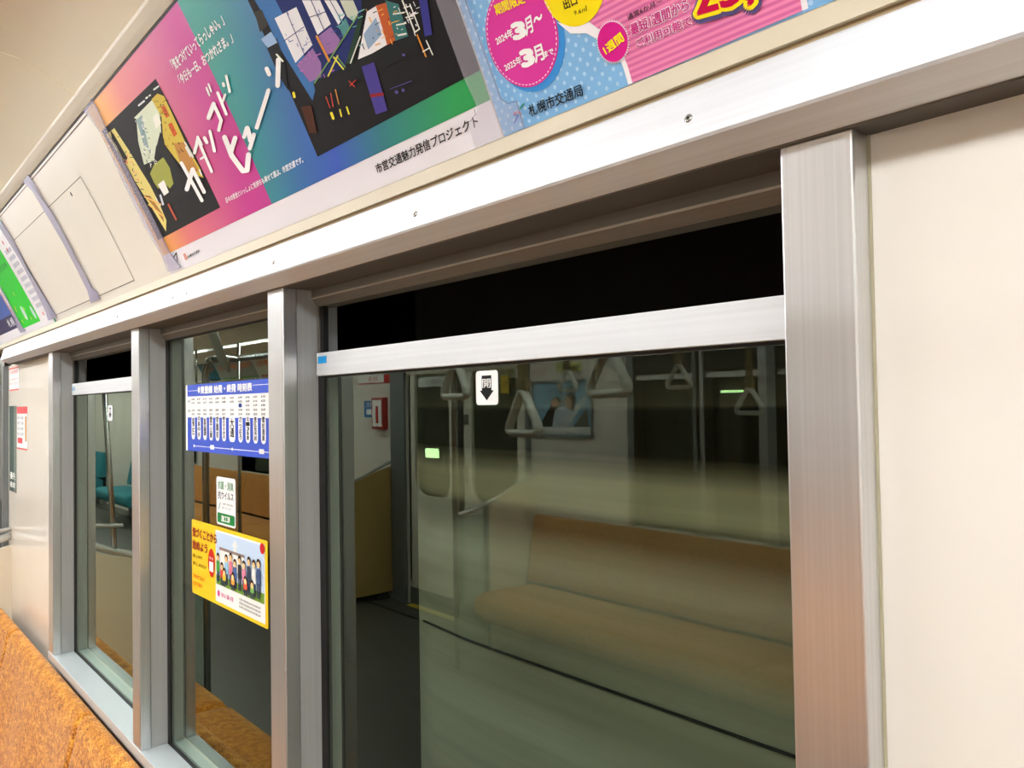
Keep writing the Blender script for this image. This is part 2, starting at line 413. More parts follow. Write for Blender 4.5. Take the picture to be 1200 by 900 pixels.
# header above the window bay
HX0 = -3.255
hdr = empty('trim_1', (0, -.07, SOFF), kind='structure')
MB().prism_x([(-.058, SOFF), (-.060, SOFF + .001), (-.082, 1.7295), (-.0835, 1.7315), (-.0735, 1.7700), (-.0715, 1.7722), (-.0115, 1.7722), (-.0115, SOFF)], HX0, XR).build('header_beam', ALU_H, hdr)
MB().box(HX0, XR, -.0585, -.0115, SOFF - .0012, SOFF + .0006).build('soffit_strip', mat('soffit_brown_grey', (88, 82, 74), .6), hdr)
scr = None
for (px, py) in ((487, 251), (807, 139), (321, 307.5), (219, 343), (203, 348), (138, 370.5), (91, 385), (54.5, 397), (26, 406.5)):
    r = ray(px, py); a, b = r.z / r.y, r.x / r.y
    # on the sloping front face between (D .4465, z .1815) and (D .4565, z .220)
    lo, hi = 0, 1
    for _ in range(30):
        t = (lo + hi) / 2; D = .4465 + t * .010; z = .1815 + t * .0385
        if z / D < a: lo = t
        else: hi = t
    y = D - .53; b_ = MB(); c0 = Vector((b * D, y, 1.55 + z)); n = Vector((0, -.968, .25))
    b_.tube([c0 + n * -.001, c0 + n * .0008, c0 + n * .0012], [.0032, .0032, .0020], 14)
    sc = b_.build('screw', STEEL, hdr)
    MB().tube([c0 + n * .0011, c0 + n * .0014], .0012, 6).build('screw_socket', BLACK, sc)
MB().prism_x([yz(.4590, .2222), yz(.4590, .2262), yz(.50, .2262), yz(.50, .2222)], XL, XR).build('trim_3', mat('olive_strip', (150, 128, 92), .6), kind='structure')
# window-head rail under the soffit, between the posts
RAILP = [(-.0115, SOFF), (-.0115, 1.7045), (-.0075, 1.7005), (-.003, 1.6935), (.02, 1.6935), (.02, SOFF)]
# sill
sl = MB().prism_x([(-.0565, SILL - .0005), (-.0565, SILL - .02), (.03, SILL - .02), (.03, SILL - .001), (-.0545, SILL)], -2.595, -.215).build('trim_2', SILLM, kind='structure')
MB().prism_x([(-.058, SILL + .001), (-.0585, SILL - .02), (-.0565, SILL - .02), (-.0565, SILL + .0008)], -2.595, -.215).build('sill_lip', mat('sill_lip', (232, 234, 234), .3, metal=.3), sl)
# posts
for i, (a, b) in enumerate(POSTS):
    e = empty('trim_%d' % (4 + i), ((a + b) / 2, -.03, SILL), kind='structure')
    MB().box(a, b, -.056, -.0345, SILL, SOFF - .0005, .0016).build('post_cover', ALU_V, e)
    MB().box(a + .002, b - (.0008 if i else .0155), -.0345, .03, SILL, SOFF - .0005).build('post_reveal', ALU_R, e)
    MB().box(a + .0015, b - (.0004 if i else .014), -.0352, -.0338, SILL, SOFF - .001).build('joint', GREYM, e)
    if i == 0: MB().box(-.2300, -.2135, -.0350, -.0336, SILL, SOFF - .001).build('edge_seal', mat('olive_seal', (176, 168, 140), .5), e)
# the three windows
def window(n, x0, x1, sash):
    w = empty('window_%d' % n, ((x0 + x1) / 2, 0, SILL), kind='structure')
    MB().prism_x(RAILP, x0, x1).build('head_rail', ALU_D, w)
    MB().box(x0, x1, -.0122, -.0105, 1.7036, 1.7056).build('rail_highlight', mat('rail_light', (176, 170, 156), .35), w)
    top = 1.6255 if sash else 1.6935
    gk = MB(); gk.box(x0, x0 + .017, -.002, .006, SILL, 1.6935); gk.box(x0, x1, -.002, .006, SILL, SILL + .0058); gk.box(x1 - .010, x1, -.003, .006, SILL, 1.6935)
    if not sash: gk.box(x0, x1, -.003, .006, 1.6905, 1.6935)
    gk.build('gasket', BLACK, w)
    MB().box(x0 + .008, x1 - .008, 0, .005, SILL + .003, (1.597 if sash else 1.692)).build('glass_pane', GLASS, w)
    if sash:
        s = MB().box(x0 + .0035, x1 - .0035, -.0065, .016, 1.5930, 1.6258, .0008).build('sash_rail', ALU_H, w)
        MB().box(x0 + .0035, x0 + .0075, -.0045, .010, 1.6258, 1.6935).build('side_channel', ALU_D, w)
        MB().box(x0 + .010, x1 - .010, -.0005, .004, 1.590, 1.5932).build('lower_seal', BLACK, w)
    return w
W1 = window(1, -1.024, -.264, True); W2 = window(2, -1.706, -1.074, False); W3 = window(3, -2.540, -1.757, True)

# tunnel outside: a wall beside this part of the car, nothing but the dark bore elsewhere
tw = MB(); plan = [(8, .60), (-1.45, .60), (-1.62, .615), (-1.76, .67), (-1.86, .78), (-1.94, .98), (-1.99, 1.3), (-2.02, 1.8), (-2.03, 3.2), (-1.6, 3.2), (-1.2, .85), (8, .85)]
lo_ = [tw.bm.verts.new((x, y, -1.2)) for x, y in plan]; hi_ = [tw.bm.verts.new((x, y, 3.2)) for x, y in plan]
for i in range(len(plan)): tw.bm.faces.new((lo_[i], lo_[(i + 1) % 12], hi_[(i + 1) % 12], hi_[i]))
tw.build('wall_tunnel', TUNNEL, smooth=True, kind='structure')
MB().tube([(-1.655, .612, .993), (-1.45, .5935, .993), (8, .592, .993)], .0029, 8).build('tunnel_cable', BLACK, label='thin black cable running along the tunnel wall outside the largest window', cat='cable')
DARKBORE = mat('sooty_concrete', (34, 34, 30), .95, noise=.2, nscale=3)
MB().box(-24, 9, 4.2, 4.4, -1.6, 4).build('wall_tunnel_far', DARKBORE, kind='structure')
MB().box(-24, 9, -5.8, -5.6, -1.6, 4).build('wall_tunnel_opposite', DARKBORE, kind='structure')

# ------------------------------------------------------------------ opposite side of the car (seen in the glass)
YO = -2.85
SOFO = 1.856
YS = -2.847
OW = [  # window openings x0, x1
    (-2.80, -2.405), (-2.335, -2.02), (-1.93, -1.22), (-8.35, -7.45), (-10.2, -9.75)]
DOORX = (-5.10, -3.70)
wb = []
xs = [XL, -13.9, -12.5]
segs = sorted(OW + [DOORX])
cur = XL
for a, b in segs:
    wb.append((cur, a, YO, YO - .08, 0, SOFO)); cur = b
    if (a, b) == DOORX : continue
    wb.append((a, b, YO, YO - .08, 0, SILL))
wb.append((cur, XR, YO, YO - .08, 0, SOFO))
wallbox('wall_left', CREAM, wb)
MB().box(XL, XR, -2.9, -3.0, SOFF, 2.3).build('wall_left_upper', BEIGE, kind='structure')
for k, (a, b) in enumerate(OW):
    w = empty('window_%d' % (4 + k), ((a + b) / 2, -2.93, SILL), kind='structure')
    MB().box(a - .03, b + .03, -2.93, -2.872, SILL - .02, SILL).build('sill', SILLM, w)
    for x in (a, b):
        s = -1 if x == a else 1
        MB().box(x, x + s * .045, -2.93, -2.84, SILL, SOFO).build('post', GREYM if k in (0, 2) else ALU_V, w)
    MB().box(a, b, -2.93, -2.925, SILL, SOFO).build('glass_pane', GLASS, w)
    MB().box(a, b, -2.94, -2.868, 1.664, 1.6935).build('sash_rail', mat('white_sash', (232, 234, 230), .4), w)
    MB().box(a, b, -2.93, -2.90, SOFO - .02, SOFO).build('head_rail', ALU_D, w)
    MB().box(a - .001, b + .001, -2.862, -2.8525, 1.700, SOFO + .002).build('upper_mask_panel', mat('dark_mask', (34, 34, 32), .7), w)  # added dark panel masking reflections and the ledge above the sash bar
# floor line at the foot of the opposite wall
MB().box(XL, XR, -2.650, -2.634, 0, .004).build('baseboard_left', BLACK, kind='structure')

# sliding door, opposite
dr = empty('door_1', (-4.43, -2.87, 0), kind='structure')
DOORM = mat('door_cream', (232, 226, 208), .35, noise=.01)
def rrect_frame(x0, x1, z0, z1, ox0, ox1, oz0, oz1, r, y0, y1):
    b = MB(); pts = []; n = 7
    for cx, cz, a0 in ((ox1 - r, oz1 - r, 0), (ox0 + r, oz1 - r, 90), (ox0 + r, oz0 + r, 180), (ox1 - r, oz0 + r, 270)):
        for i in range(n): a = math.radians(a0 + i * 90 / (n - 1)); pts.append((cx + r * math.cos(a), cz + r * math.sin(a)))
    outer = []
    cx, cz = (ox0 + ox1) / 2, (oz0 + oz1) / 2
    for (px, pz) in pts:
        dx, dz = px - cx, pz - cz
        t = min([(x1 - cx) / dx if dx > 1e-9 else 1e9, (x0 - cx) / dx if dx < -1e-9 else 1e9, (z1 - cz) / dz if dz > 1e-9 else 1e9, (z0 - cz) / dz if dz < -1e-9 else 1e9])
        outer.append((cx + dx * t, cz + dz * t))
    corners = [(x1, z1), (x0, z1), (x0, z0), (x1, z0)]
    m = len(pts)
    for y in (y0, y1):
        I = [b.bm.verts.new((p[0], y, p[1])) for p in pts]; O = [b.bm.verts.new((p[0], y, p[1])) for p in outer]
        for i in range(m): b.bm.faces.new((I[i], I[(i + 1) % m], O[(i + 1) % m], O[i]))
        for q, i in enumerate((n // 2, n + n // 2, 2 * n + n // 2, 3 * n + n // 2)):
            # fill the outer corner
            j = [k for k in range(m) if True]
        if y == y0: A = I
        else:
            for i in range(m): b.bm.faces.new((A[i], A[(i + 1) % m], I[(i + 1) % m], I[i]))
    for (x, z) in corners:                              # square off the corners cut by the fan
        pass
    return b
for (a, b_, wx0, wx1) in ((-5.085, -4.465, -5.01, -4.56), (-4.405, -3.71, -4.30, -3.81)):
    lf = rrect_frame(a, b_, .0, 1.93, wx0, wx1, .85, 1.83, .13, -2.865, -2.895)
    lf.box(a, a + .02, -2.865, -2.895, 0, 1.93).box(b_ - .02, b_, -2.865, -2.895, 0, 1.93)
    leaf = lf.build('door_leaf', DOORM, dr)
    MB().box(wx0 - .01, wx1 + .01, -2.884, -2.880, .84, 1.84).build('door_glass', GLASS, leaf)
    MB().box(a, b_, -2.862, -2.866, .0, .13).build('kick_plate', mat('kick_grey', (112, 116, 112), .4, metal=.4), leaf)
    hx = b_ - .05 if a < -5 else a + .05
    MB().box(hx - .012, hx + .012, -2.861, -2.866, .98, 1.10, .003).build('pull', mat('pull_grey', (110, 112, 108), .4), leaf)
MB().box(-4.465, -4.405, -2.872, -2.89, 0, 1.93).build('door_seal', BLACK, dr)
MB().box(-5.06, -4.40, -2.80, -2.86, .001, .004).build('threshold_strip', mat('threshold_yellow', (224, 196, 60), .5), dr)
MB().box(-5.10, -3.70, -2.865, -2.90, 1.93, 2.3).build('door_header', DARKG, dr)
for x0, x1 in ((-5.30, -5.105), (-3.695, -3.66)):
    MB().box(x0, x1, -2.83, -2.92, 0, 2.0).build('door_pillar', GREYM, dr)
MB().box(-4.38, -4.33, -2.858, -2.866, 1.40, 1.47).build('door_lock', mat('dark_lock', (70, 70, 62), .5), dr)

def sticker_flat(name, y, face, x0, z0, x1, z1, m, label, cat, group=None):
    return MB().box(x0, x1, y, y + face * .0015, z0, z1).build(name, m, label=label, cat=cat, **({'group': group} if group else {}))
def oppo_prints(parent, y, face, items):              # small printed marks on the opposite wall
    for nm, x0, z0, x1, z1, m in items:
        MB().box(x0, x1, y, y + face * .0006, z0, z1).build(nm, m, parent)
OP = lambda txt, x0, x1, z0, z1, y, m, parent, nm='printed_text': _optext(txt, x0, x1, z0, z1, y, m, parent, nm)
def _optext(txt, x0, x1, z0, z1, y, m, parent, nm):   # reads the right way for a passenger facing the opposite wall (so x runs backwards)
    me = text_mesh(txt); xs = [v.co.x for v in me.vertices]; a, b = min(xs), max(xs); ys = [v.co.y for v in me.vertices]; c, d = min(ys), max(ys)
    for v in me.vertices: v.co = Vector((x1 - (v.co.x - a) / (b - a) * (x1 - x0), y, z0 + (v.co.y - c) / (d - c) * (z1 - z0)))
    me.materials.append(m); o = bpy.data.objects.new(nm, me); COL.objects.link(o); setparent(o, parent); return o

RED = ink((200, 40, 40)); WHT = ink((244, 244, 240)); BLU = ink((40, 120, 190)); YEL = ink((240, 200, 40)); INKB = ink((24, 24, 26))
def winpos(yd): return -2.93 + yd

# ================================================================== THINGS
# ---- ceiling lamps
for li, (ly, side) in enumerate(zip(LAMP_Y, ('window', 'door'))):
    for k in range(5):
        x = 1.2 - k * 3.6
        e = empty('ceiling_lamp', (x, ly, CEIL - .02), '%s long recessed fluorescent ceiling lamp over the %s-side seats' % (('nearest the camera,', 'second of the row,', 'third of the row,', 'fourth of the row,', 'farthest,')[k], side), 'lamp', 'ceiling lamps over the %s side' % side)
        hb = MB(); hb.box(x - 1.8, x + 1.8, ly - .068, ly - .066, CEIL - .002, CEIL + .04); hb.box(x - 1.8, x + 1.8, ly + .066, ly + .068, CEIL - .002, CEIL + .04); hb.box(x - 1.8, x + 1.8, ly - .068, ly + .068, CEIL + .035, CEIL + .04)
        hb.build('lamp_housing', mat('lamp_housing', (225, 225, 220), .4), e)
        MB().box(x - 1.62, x + 1.62, ly - .055, ly + .055, CEIL + (.012 if li == 0 else .026), CEIL + (.016 if li == 0 else .030)).build('lamp_diffuser', LAMPM, e)
        if li == 0: MB().tube([(x - 1.6, ly + .045, CEIL - .012), (x + 1.6, ly + .045, CEIL - .012)], .013, 12).build('spill_tube', TUBEM, e)  # added glow tube that spills light onto the ceiling, near row only
for lo in LAMPS:
    for e in bpy.data.objects:
        if e.name.startswith('ceiling_lamp') and e.type == 'EMPTY' and (e.location - lo.location).length < .1: setparent(lo, e)

# ---- poster 1 (city transport poster with two photographs)
def dots_mat():
    m, nt, b = nodes_of('polka_dot_print'); u, v = uv_xy(nt); p = .0112
    def grid(ou, ov):
        a = math_(nt, 'SUBTRACT', math_(nt, 'FRACT', math_(nt, 'ADD', math_(nt, 'DIVIDE', u, p), ou)), .5)
        c = math_(nt, 'SUBTRACT', math_(nt, 'FRACT', math_(nt, 'ADD', math_(nt, 'DIVIDE', v, p), ov)), .5)
        return math_(nt, 'LESS_THAN', math_(nt, 'ADD', math_(nt, 'MULTIPLY', a, a), math_(nt, 'MULTIPLY', c, c)), .021)
    f = math_(nt, 'MAXIMUM', grid(20.0, 0), grid(20.5, .5))
    nt.links.new(ramp(nt, f, [(0, (126, 184, 232)), (1, (178, 216, 246))]), b.inputs['Base Color']); b.inputs['Roughness'].default_value = .4; return m
def stripe_mat():
    m, nt, b = nodes_of('pink_stripe_print'); u, v = uv_xy(nt)
    f = math_(nt, 'SINE', math_(nt, 'MULTIPLY', v, 2 * math.pi / .0043))
    nt.links.new(ramp(nt, math_(nt, 'ADD', math_(nt, 'MULTIPLY', f, .5), .5), [(.3, (238, 140, 184)), (.7, (216, 104, 160))]), b.inputs['Base Color']); b.inputs['Roughness'].default_value = .4; return m
def grad_mat(name, au, av, c, stops):
    m, nt, b = nodes_of(name); u, v = uv_xy(nt)
    f = math_(nt, 'ADD', math_(nt, 'ADD', math_(nt, 'MULTIPLY', u, au), math_(nt, 'MULTIPLY', v, av)), c)
    nt.links.new(ramp(nt, f, stops), b.inputs['Base Color']); b.inputs['Roughness'].default_value = .38; return m
PAPER = mat('white_poster_paper', (236, 234, 240), .4)
P1L, P1R, TOPV = -1.437, -.524, .2995
poster1 = sheet(COVE, 'advertising_poster', PAPER, P1L, .0015, P1R, TOPV, .0008, label='wide gradient poster, pink to blue, with two photographs above the windows', cat='poster')
vb = COVE.at(319.4, 238.9)[1]
xm = COVE.at(319.4, 238.9)[0]
GP = grad_mat('pink_gradient_print', 2.25, -.25, 3.30, [(.0, (246, 190, 50)), (.17, (240, 160, 80)), (.38, (222, 112, 110)), (.65, (208, 88, 128)), (.92, (196, 30, 140)), (1, (196, 30, 140))])
Print(COVE).rect(P1L, vb, xm, TOPV).build('pink_field', GP, .0011, poster1)
GB = grad_mat('teal_blue_gradient_print', 2.02, -.9, 2.17, [(0, (20, 150, 140)), (.12, (18, 140, 146)), (.36, (28, 100, 172)), (.52, (36, 84, 190)), (.72, (24, 120, 130)), (.98, (10, 156, 76))])
Print(COVE).rect(xm, vb, P1R, TOPV).build('blue_field', GB, .0011, poster1)
oA, kA = (100, 90), 4.2875
ph = Print(COVE).poly([(85, 272), (358, 8), (682, 655), (370, 820)], oA, kA).build('shop_photograph', ink((26, 25, 26)), .0014, poster1)
def shapes(o, k, lst, parent, off, surf=COVE):
    by = {}
    for kind, c, pts, wd in lst: by.setdefault(c, []).append((kind, pts, wd))
    for i, (c, L) in enumerate(by.items()):
        p = Print(surf)
        for kind, pts, wd in L:
            if kind == 'p': p.poly(pts, o, k)
            else: p.stroke(pts, wd, o, k)
        p.build('printed_shape', ink(c), off + i * .000035, parent)
shapes(oA, kA, [
    ('p', (232, 216, 130), [(110, 290), (150, 256), (225, 370), (285, 470), (350, 575), (412, 720), (410, 775), (340, 660), (255, 525), (205, 430), (150, 350)], 0),
    ('p', (222, 232, 206), [(250, 205), (340, 115), (378, 160), (388, 290), (360, 350), (350, 420), (300, 440), (272, 330)], 0),
    ('p', (214, 190, 76), [(338, 112), (368, 82), (400, 95), (505, 320), (600, 505), (560, 500), (500, 462), (450, 400), (398, 330), (388, 200)], 0),
    ('p', (168, 172, 76), [(330, 485), (350, 440), (400, 400), (440, 460), (452, 530), (430, 560), (400, 530), (372, 562), (350, 530)], 0),
    ('p', (150, 176, 176), [(262, 215), (290, 190), (312, 300), (330, 380), (296, 330)], 0),
    ('p', (244, 244, 232), [(345, 205), (365, 180), (388, 230), (360, 262)], 0),
    ('p', (216, 94, 34), [(386, 150), (404, 142), (430, 192), (412, 206)], 0),
    ('p', (216, 94, 34), [(422, 238), (440, 226), (468, 286), (450, 300)], 0),
    ('p', (196, 140, 66), [(450, 335), (500, 325), (575, 470), (540, 480), (500, 455), (480, 420)], 0),
    ('p', (176, 120, 52), [(300, 592), (332, 598), (395, 690), (400, 730), (350, 650)], 0),
    ('p', (252, 252, 250), [(370, 540), (400, 516), (426, 578), (402, 596)], 0),
    ('p', (230, 234, 246), [(358, 604), (386, 588), (402, 640), (380, 652)], 0),
    ('p', (26, 25, 27), [(383, 272), (400, 310), (405, 345), (440, 400), (475, 452), (530, 484), (600, 505), (600, 560), (430, 640), (436, 580), (450, 540), (430, 455), (402, 408), (382, 388), (358, 380), (370, 325)], 0),
    ('p', (26, 25, 27), [(235, 200), (262, 210), (272, 330), (300, 440), (330, 500), (372, 575), (395, 650), (410, 700), (355, 590), (300, 480), (255, 390), (215, 300), (190, 240)], 0),
    ('p', (26, 25, 27), [(130, 262), (150, 290), (218, 405), (208, 435), (165, 350), (140, 310)], 0),
    ('s', (236, 236, 232), [(275, 142), (302, 120)], 9), ('s', (236, 236, 232), [(312, 106), (318, 101)], 9), ('s', (236, 236, 232), [(328, 94), (333, 90)], 8),
    ('s', (236, 236, 232), [(352, 62), (374, 46)], 9),
    ('s', (190, 84, 60), [(424, 640), (462, 715)], 10),
    ('s', (244, 244, 232), [(505, 330), (545, 400)], 12), ('s', (214, 190, 76), [(540, 400), (580, 470)], 14),
    ('s', (244, 200, 110), [(305, 600), (385, 640)], 8), ('s', (244, 200, 110), [(325, 640), (400, 700)], 8),
], ph, .0017 - 0)
fl = random.Random(3)
for c, n_, (bx0, by0, bx1, by1, sx) in (((244, 244, 236), 26, (255, 200, 360, 440, .55)), ((70, 110, 110), 16, (265, 210, 350, 430, .5)), ((176, 120, 40), 14, (350, 120, 480, 380, .55)), ((90, 70, 30), 16, (345, 110, 500, 400, .55)), ((60, 50, 44), 22, (130, 290, 330, 640, .62)), ((236, 140, 120), 10, (180, 380, 300, 560, .6))):
    q = Print(COVE)
    for _ in range(n_):
        t = fl.random(); y = by0 + t * (by1 - by0); x = bx0 + (t * sx + fl.random() * (1 - sx)) * (bx1 - bx0); a = fl.uniform(-.3, 1.9); l = fl.uniform(6, 22)
        q.stroke([(x, y), (x + l * math.cos(a), y + l * math.sin(a))], fl.uniform(2, 5), oA, kA, False)
    q.build('photo_detail', ink(c), .00228, ph)
oE, kE = (300, 0), 4.5
ph2 = Print(COVE).poly([(330, 825), (1188, 368), (1020, -110), (-90, -110)], oE, kE).build('train_cab_photograph', ink((24, 21, 24)), .0014, poster1)
shapes(oE, kE, [
    ('p', (30, 44, 108), [(30, -100), (560, -100), (565, 60), (480, 345), (320, 440)], 0),
    ('p', (64, 118, 180), [(-60, -100), (60, -100), (110, 0), (330, 430), (305, 530), (130, 250), (60, 100)], 0),
    ('p', (246, 246, 250), [(105, 95), (220, 35), (305, 235), (215, 330)], 0),
    ('p', (246, 246, 250), [(250, 0), (345, 0), (402, 125), (332, 182)], 0),
    ('p', (246, 246, 250), [(368, 0), (430, 0), (476, 80), (442, 130)], 0),
    ('p', (208, 216, 198), [(450, 0), (520, 0), (548, 66), (520, 110), (488, 86)], 0),
    ('p', (246, 246, 250), [(545, 312), (592, 60), (640, 30), (702, 232), (620, 280)], 0),
    ('p', (158, 116, 176), [(222, 340), (306, 252), (350, 330), (352, 405), (290, 430), (268, 400)], 0),
    ('p', (158, 116, 176), [(336, 190), (402, 140), (452, 210), (420, 272), (376, 290)], 0),
    ('p', (84, 150, 150), [(446, 138), (480, 92), (505, 150), (472, 205)], 0),
    ('p', (38, 66, 48), [(480, 335), (552, 80), (575, 70), (520, 330)], 0),
    ('p', (198, 96, 44), [(640, 28), (700, 10), (748, 208), (700, 236)], 0),
    ('p', (58, 120, 118), [(690, 0), (760, 20), (812, 188), (744, 214)], 0),
    ('p', (150, 176, 206), [(575, 180), (640, 90), (672, 180), (600, 260)], 0),
    ('p', (26, 27, 28), [(310, 432), (590, 300), (850, 172), (870, 260), (560, 420), (330, 520)], 0),
    ('p', (72, 62, 146), [(565, 350), (630, 325), (702, 580), (640, 602)], 0),
    ('p', (150, 36, 44), [(608, 494), (680, 484), (684, 502), (612, 512)], 0),
    ('p', (78, 40, 24), [(245, 560), (300, 555), (330, 700), (290, 700)], 0),
    ('p', (26, 27, 28), [(60, 240), (118, 200), (160, 330), (180, 480), (130, 400)], 0),
    ('p', (160, 192, 226), [(35, 205), (88, 165), (122, 222), (70, 250)], 0),
    ('p', (58, 56, 48), [(0, 60), (40, 50), (72, 130), (30, 168)], 0),
    ('p', (54, 54, 136), [(860, -60), (905, -60), (938, 180), (900, 190)], 0),
    ('s', (40, 60, 120), [(170, 60), (262, 280)], 4), ('s', (40, 60, 120), [(155, 215), (262, 140)], 4), ('s', (40, 60, 120), [(290, 90), (375, 60)], 4), ('s', (40, 60, 120), [(300, 0), (368, 155)], 4), ('s', (40, 60, 120), [(400, 0), (458, 105)], 4),
    ('s', (120, 168, 92), [(318, 436), (545, 82)], 7), ('s', (120, 168, 92), [(440, 300), (480, 352)], 6), ('s', (226, 216, 84), [(390, 398), (440, 292)], 8), ('s', (226, 216, 84), [(420, 300), (470, 362)], 8), ('s', (226, 150, 60), [(330, 190), (395, 320)], 12),
    ('s', (236, 240, 230), [(782, 0), (848, 168)], 8), ('s', (236, 240, 230), [(848, 168), (872, 150)], 7), ('s', (236, 240, 230), [(872, 150), (822, 20)], 6), ('s', (236, 240, 230), [(800, 90), (845, 80)], 6), ('s', (236, 240, 230), [(790, 40), (822, 30)], 5),
    ('s', (226, 150, 60), [(860, 182), (906, 296)], 8), ('s', (236, 240, 230), [(908, 212), (942, 286)], 6), ('s', (236, 240, 230), [(890, 270), (925, 250)], 6),
    ('s', (236, 240, 230), [(735, 72), (790, 64)], 8), ('s', (236, 240, 230), [(752, 130), (800, 120)], 8), ('s', (236, 240, 230), [(760, 184), (800, 176)], 10), ('s', (236, 240, 230), [(508, 330), (560, 190)], 6),
    ('s', (206, 70, 56), [(378, 508), (400, 566)], 5), ('s', (206, 70, 56), [(404, 490), (416, 560)], 5), ('s', (226, 150, 60), [(428, 470), (446, 546)], 5), ('s', (206, 70, 56), [(500, 425), (530, 455)], 5), ('s', (206, 70, 56), [(505, 450), (535, 420)], 5),
    ('s', (236, 224, 60), [(407, 594), (417, 622)], 14), ('s', (236, 224, 60), [(452, 576), (460, 610)], 8), ('s', (236, 224, 60), [(488, 562), (500, 598)], 8), ('s', (236, 224, 60), [(208, 488), (212, 508)], 14),
    ('s', (90, 80, 150), [(720, 465), (830, 425)], 4), ('s', (90, 80, 150), [(750, 482), (752, 484)], 18), ('s', (90, 80, 150), [(785, 472), (787, 474)], 16), ('s', (90, 80, 150), [(788, 286), (790, 288)], 14),
    ('s', (236, 240, 230), [(118, 285), (150, 320)], 10),
], ph2, .0017)
for c, n_, (bx0, by0, bx1, by1, sx), w_ in (((246, 246, 246), 22, (735, 0, 870, 180, .6), 5), ((240, 180, 80), 14, (590, 40, 760, 240, .4), 6), ((60, 90, 170), 20, (110, 40, 470, 250, .2), 4), ((30, 32, 60), 14, (560, 40, 830, 230, .3), 5), ((200, 120, 200), 10, (230, 260, 420, 400, .3), 7), ((120, 200, 190), 12, (430, 60, 560, 250, .4), 6)):
    q = Print(COVE)
    for _ in range(n_):
        x = fl.uniform(bx0, bx1); y = fl.uniform(by0, by1); a = fl.choice((1.15, 1.2, -.45, -.4)); l = fl.uniform(10, 34)
        q.stroke([(x, y), (x + l * math.cos(a), y + l * math.sin(a))], w_ * fl.uniform(.5, 1), oE, kE, False)
    q.build('photo_detail', ink(c), .00245, ph2)
oB, kB = (200, 60), 5
tt = Print(COVE)
for pts, wd in [([(72, 652), (192, 872)], 20), ([(104, 806), (138, 690)], 26), ([(138, 690), (205, 822)], 22), ([(98, 560), (125, 612)], 9), ([(178, 692), (190, 722)], 8),
                ([(168, 500), (188, 560), (250, 702)], 17), ([(150, 592), (170, 508)], 20), ([(170, 505), (192, 545)], 16), ([(186, 628), (212, 612)], 12),
                ([(208, 505), (222, 532)], 20), ([(240, 466), (266, 582)], 18),
                ([(232, 388), (262, 306)], 26), ([(262, 306), (306, 402)], 20), ([(306, 402), (292, 460)], 20), ([(220, 212), (237, 256)], 11), ([(232, 190), (248, 234)], 11),
                ([(286, 240), (336, 366)], 17), ([(312, 300), (330, 252)], 14), ([(318, 186), (322, 200)], 16), ([(336, 142), (356, 234)], 15),
                ([(326, 502), (368, 610), (432, 698), (458, 694), (466, 604)], 30), ([(362, 590), (388, 506)], 28),
                ([(440, 500), (456, 446)], 22), ([(460, 448), (478, 520)], 28), ([(474, 566), (498, 486)], 24), ([(515, 444), (584, 226)], 24),
                ([(574, 100), (588, 132)], 26), ([(642, 48), (638, 198)], 28)]:
    tt.stroke(pts, wd, oB, kB)
tt.build('title_lettering', ink((252, 252, 252)), .0026, poster1)
tx = Print(COVE)
tx.text('「気をつけていってらっしゃい。」', (206, 83), (265, 28), (200, 71), bold=.035)
tx.text('「今日も一日、おつかれさま。」', (213.5, 100), (275, 49), (209, 88.5), bold=.035)
tx.text('日々の安全といっしょに気持ちも乗せて運ぶ、市営交通です。', (266.7, 237.8), (357, 190), (265, 231.5), bold=.03)
tx.build('white_lettering', ink((252, 252, 252)), .0016, poster1)
Print(COVE).text('市営交通魅力発信プロジェクト', (80, 622), (795, 285), (62, 555), (430, 100), 6, bold=.02).build('black_lettering', INKB, .0014, poster1)
lg = Print(COVE)
lg.text('札幌市交通局', (221, 302.5), (235, 294.8), (220, 299.5), bold=.02); lg.stroke([(204, 302), (207.5, 296)], 1.2).stroke([(207.5, 296), (209, 306)], 1)
lg.build('small_logo', INKB, .0014, poster1)
Print(COVE).stroke([(217, 298), (219, 303)], 3).build('mascot_mark', ink((220, 150, 130)), .0013, poster1)

# ---- poster 2 (blue polka dots, pink circle)
def circ(pts):
    (x1, y1), (x2, y2), (x3, y3) = pts
    a = x1 * (y2 - y3) - y1 * (x2 - x3) + x2 * y3 - x3 * y2
    b = (x1 * x1 + y1 * y1) * (y3 - y2) + (x2 * x2 + y2 * y2) * (y1 - y3) + (x3 * x3 + y3 * y3) * (y2 - y1)
    c = (x1 * x1 + y1 * y1) * (x2 - x3) + (x2 * x2 + y2 * y2) * (x3 - x1) + (x3 * x3 + y3 * y3) * (x1 - x2)
    cx, cy = -b / (2 * a), -c / (2 * a); return cx, cy, math.hypot(x1 - cx, y1 - cy)
poster2 = sheet(COVE, 'advertising_poster', dots_mat(), P1R + .0015, .0015, .42, TOPV, .0007, label='blue polka-dot poster with pink circle and stripes, right of the gradient one', cat='poster')
oF, kF = (560, 0), 6
A = lambda x, y: COVE.at(oF[0] + x / kF, oF[1] + y / kF)
cu, cv, cr = circ([A(62, 190), A(365, 612), A(575, 300)])
Print(COVE).disc(cu + .004, cv - .004, cr * 1.03).build('circle_shadow', ink((64, 150, 224)), .0010, poster2)
Print(COVE).disc(cu, cv, cr).build('pink_circle', ink((222, 60, 160)), .0013, poster2)
d = Print(COVE)
for i in range(60):
    a = 2 * math.pi * i / 60; b = a + .06
    d.uvpoly([(cu + rr * cr * math.cos(t), cv + rr * cr * math.sin(t)) for rr, t in ((.94, a), (.94, b), (.96, b), (.96, a))])
d.build('dashed_ring', ink((252, 240, 248)), .0016, poster2)
gu, gv, gr = circ([A(500, 60), A(670, 185), A(850, 80)])
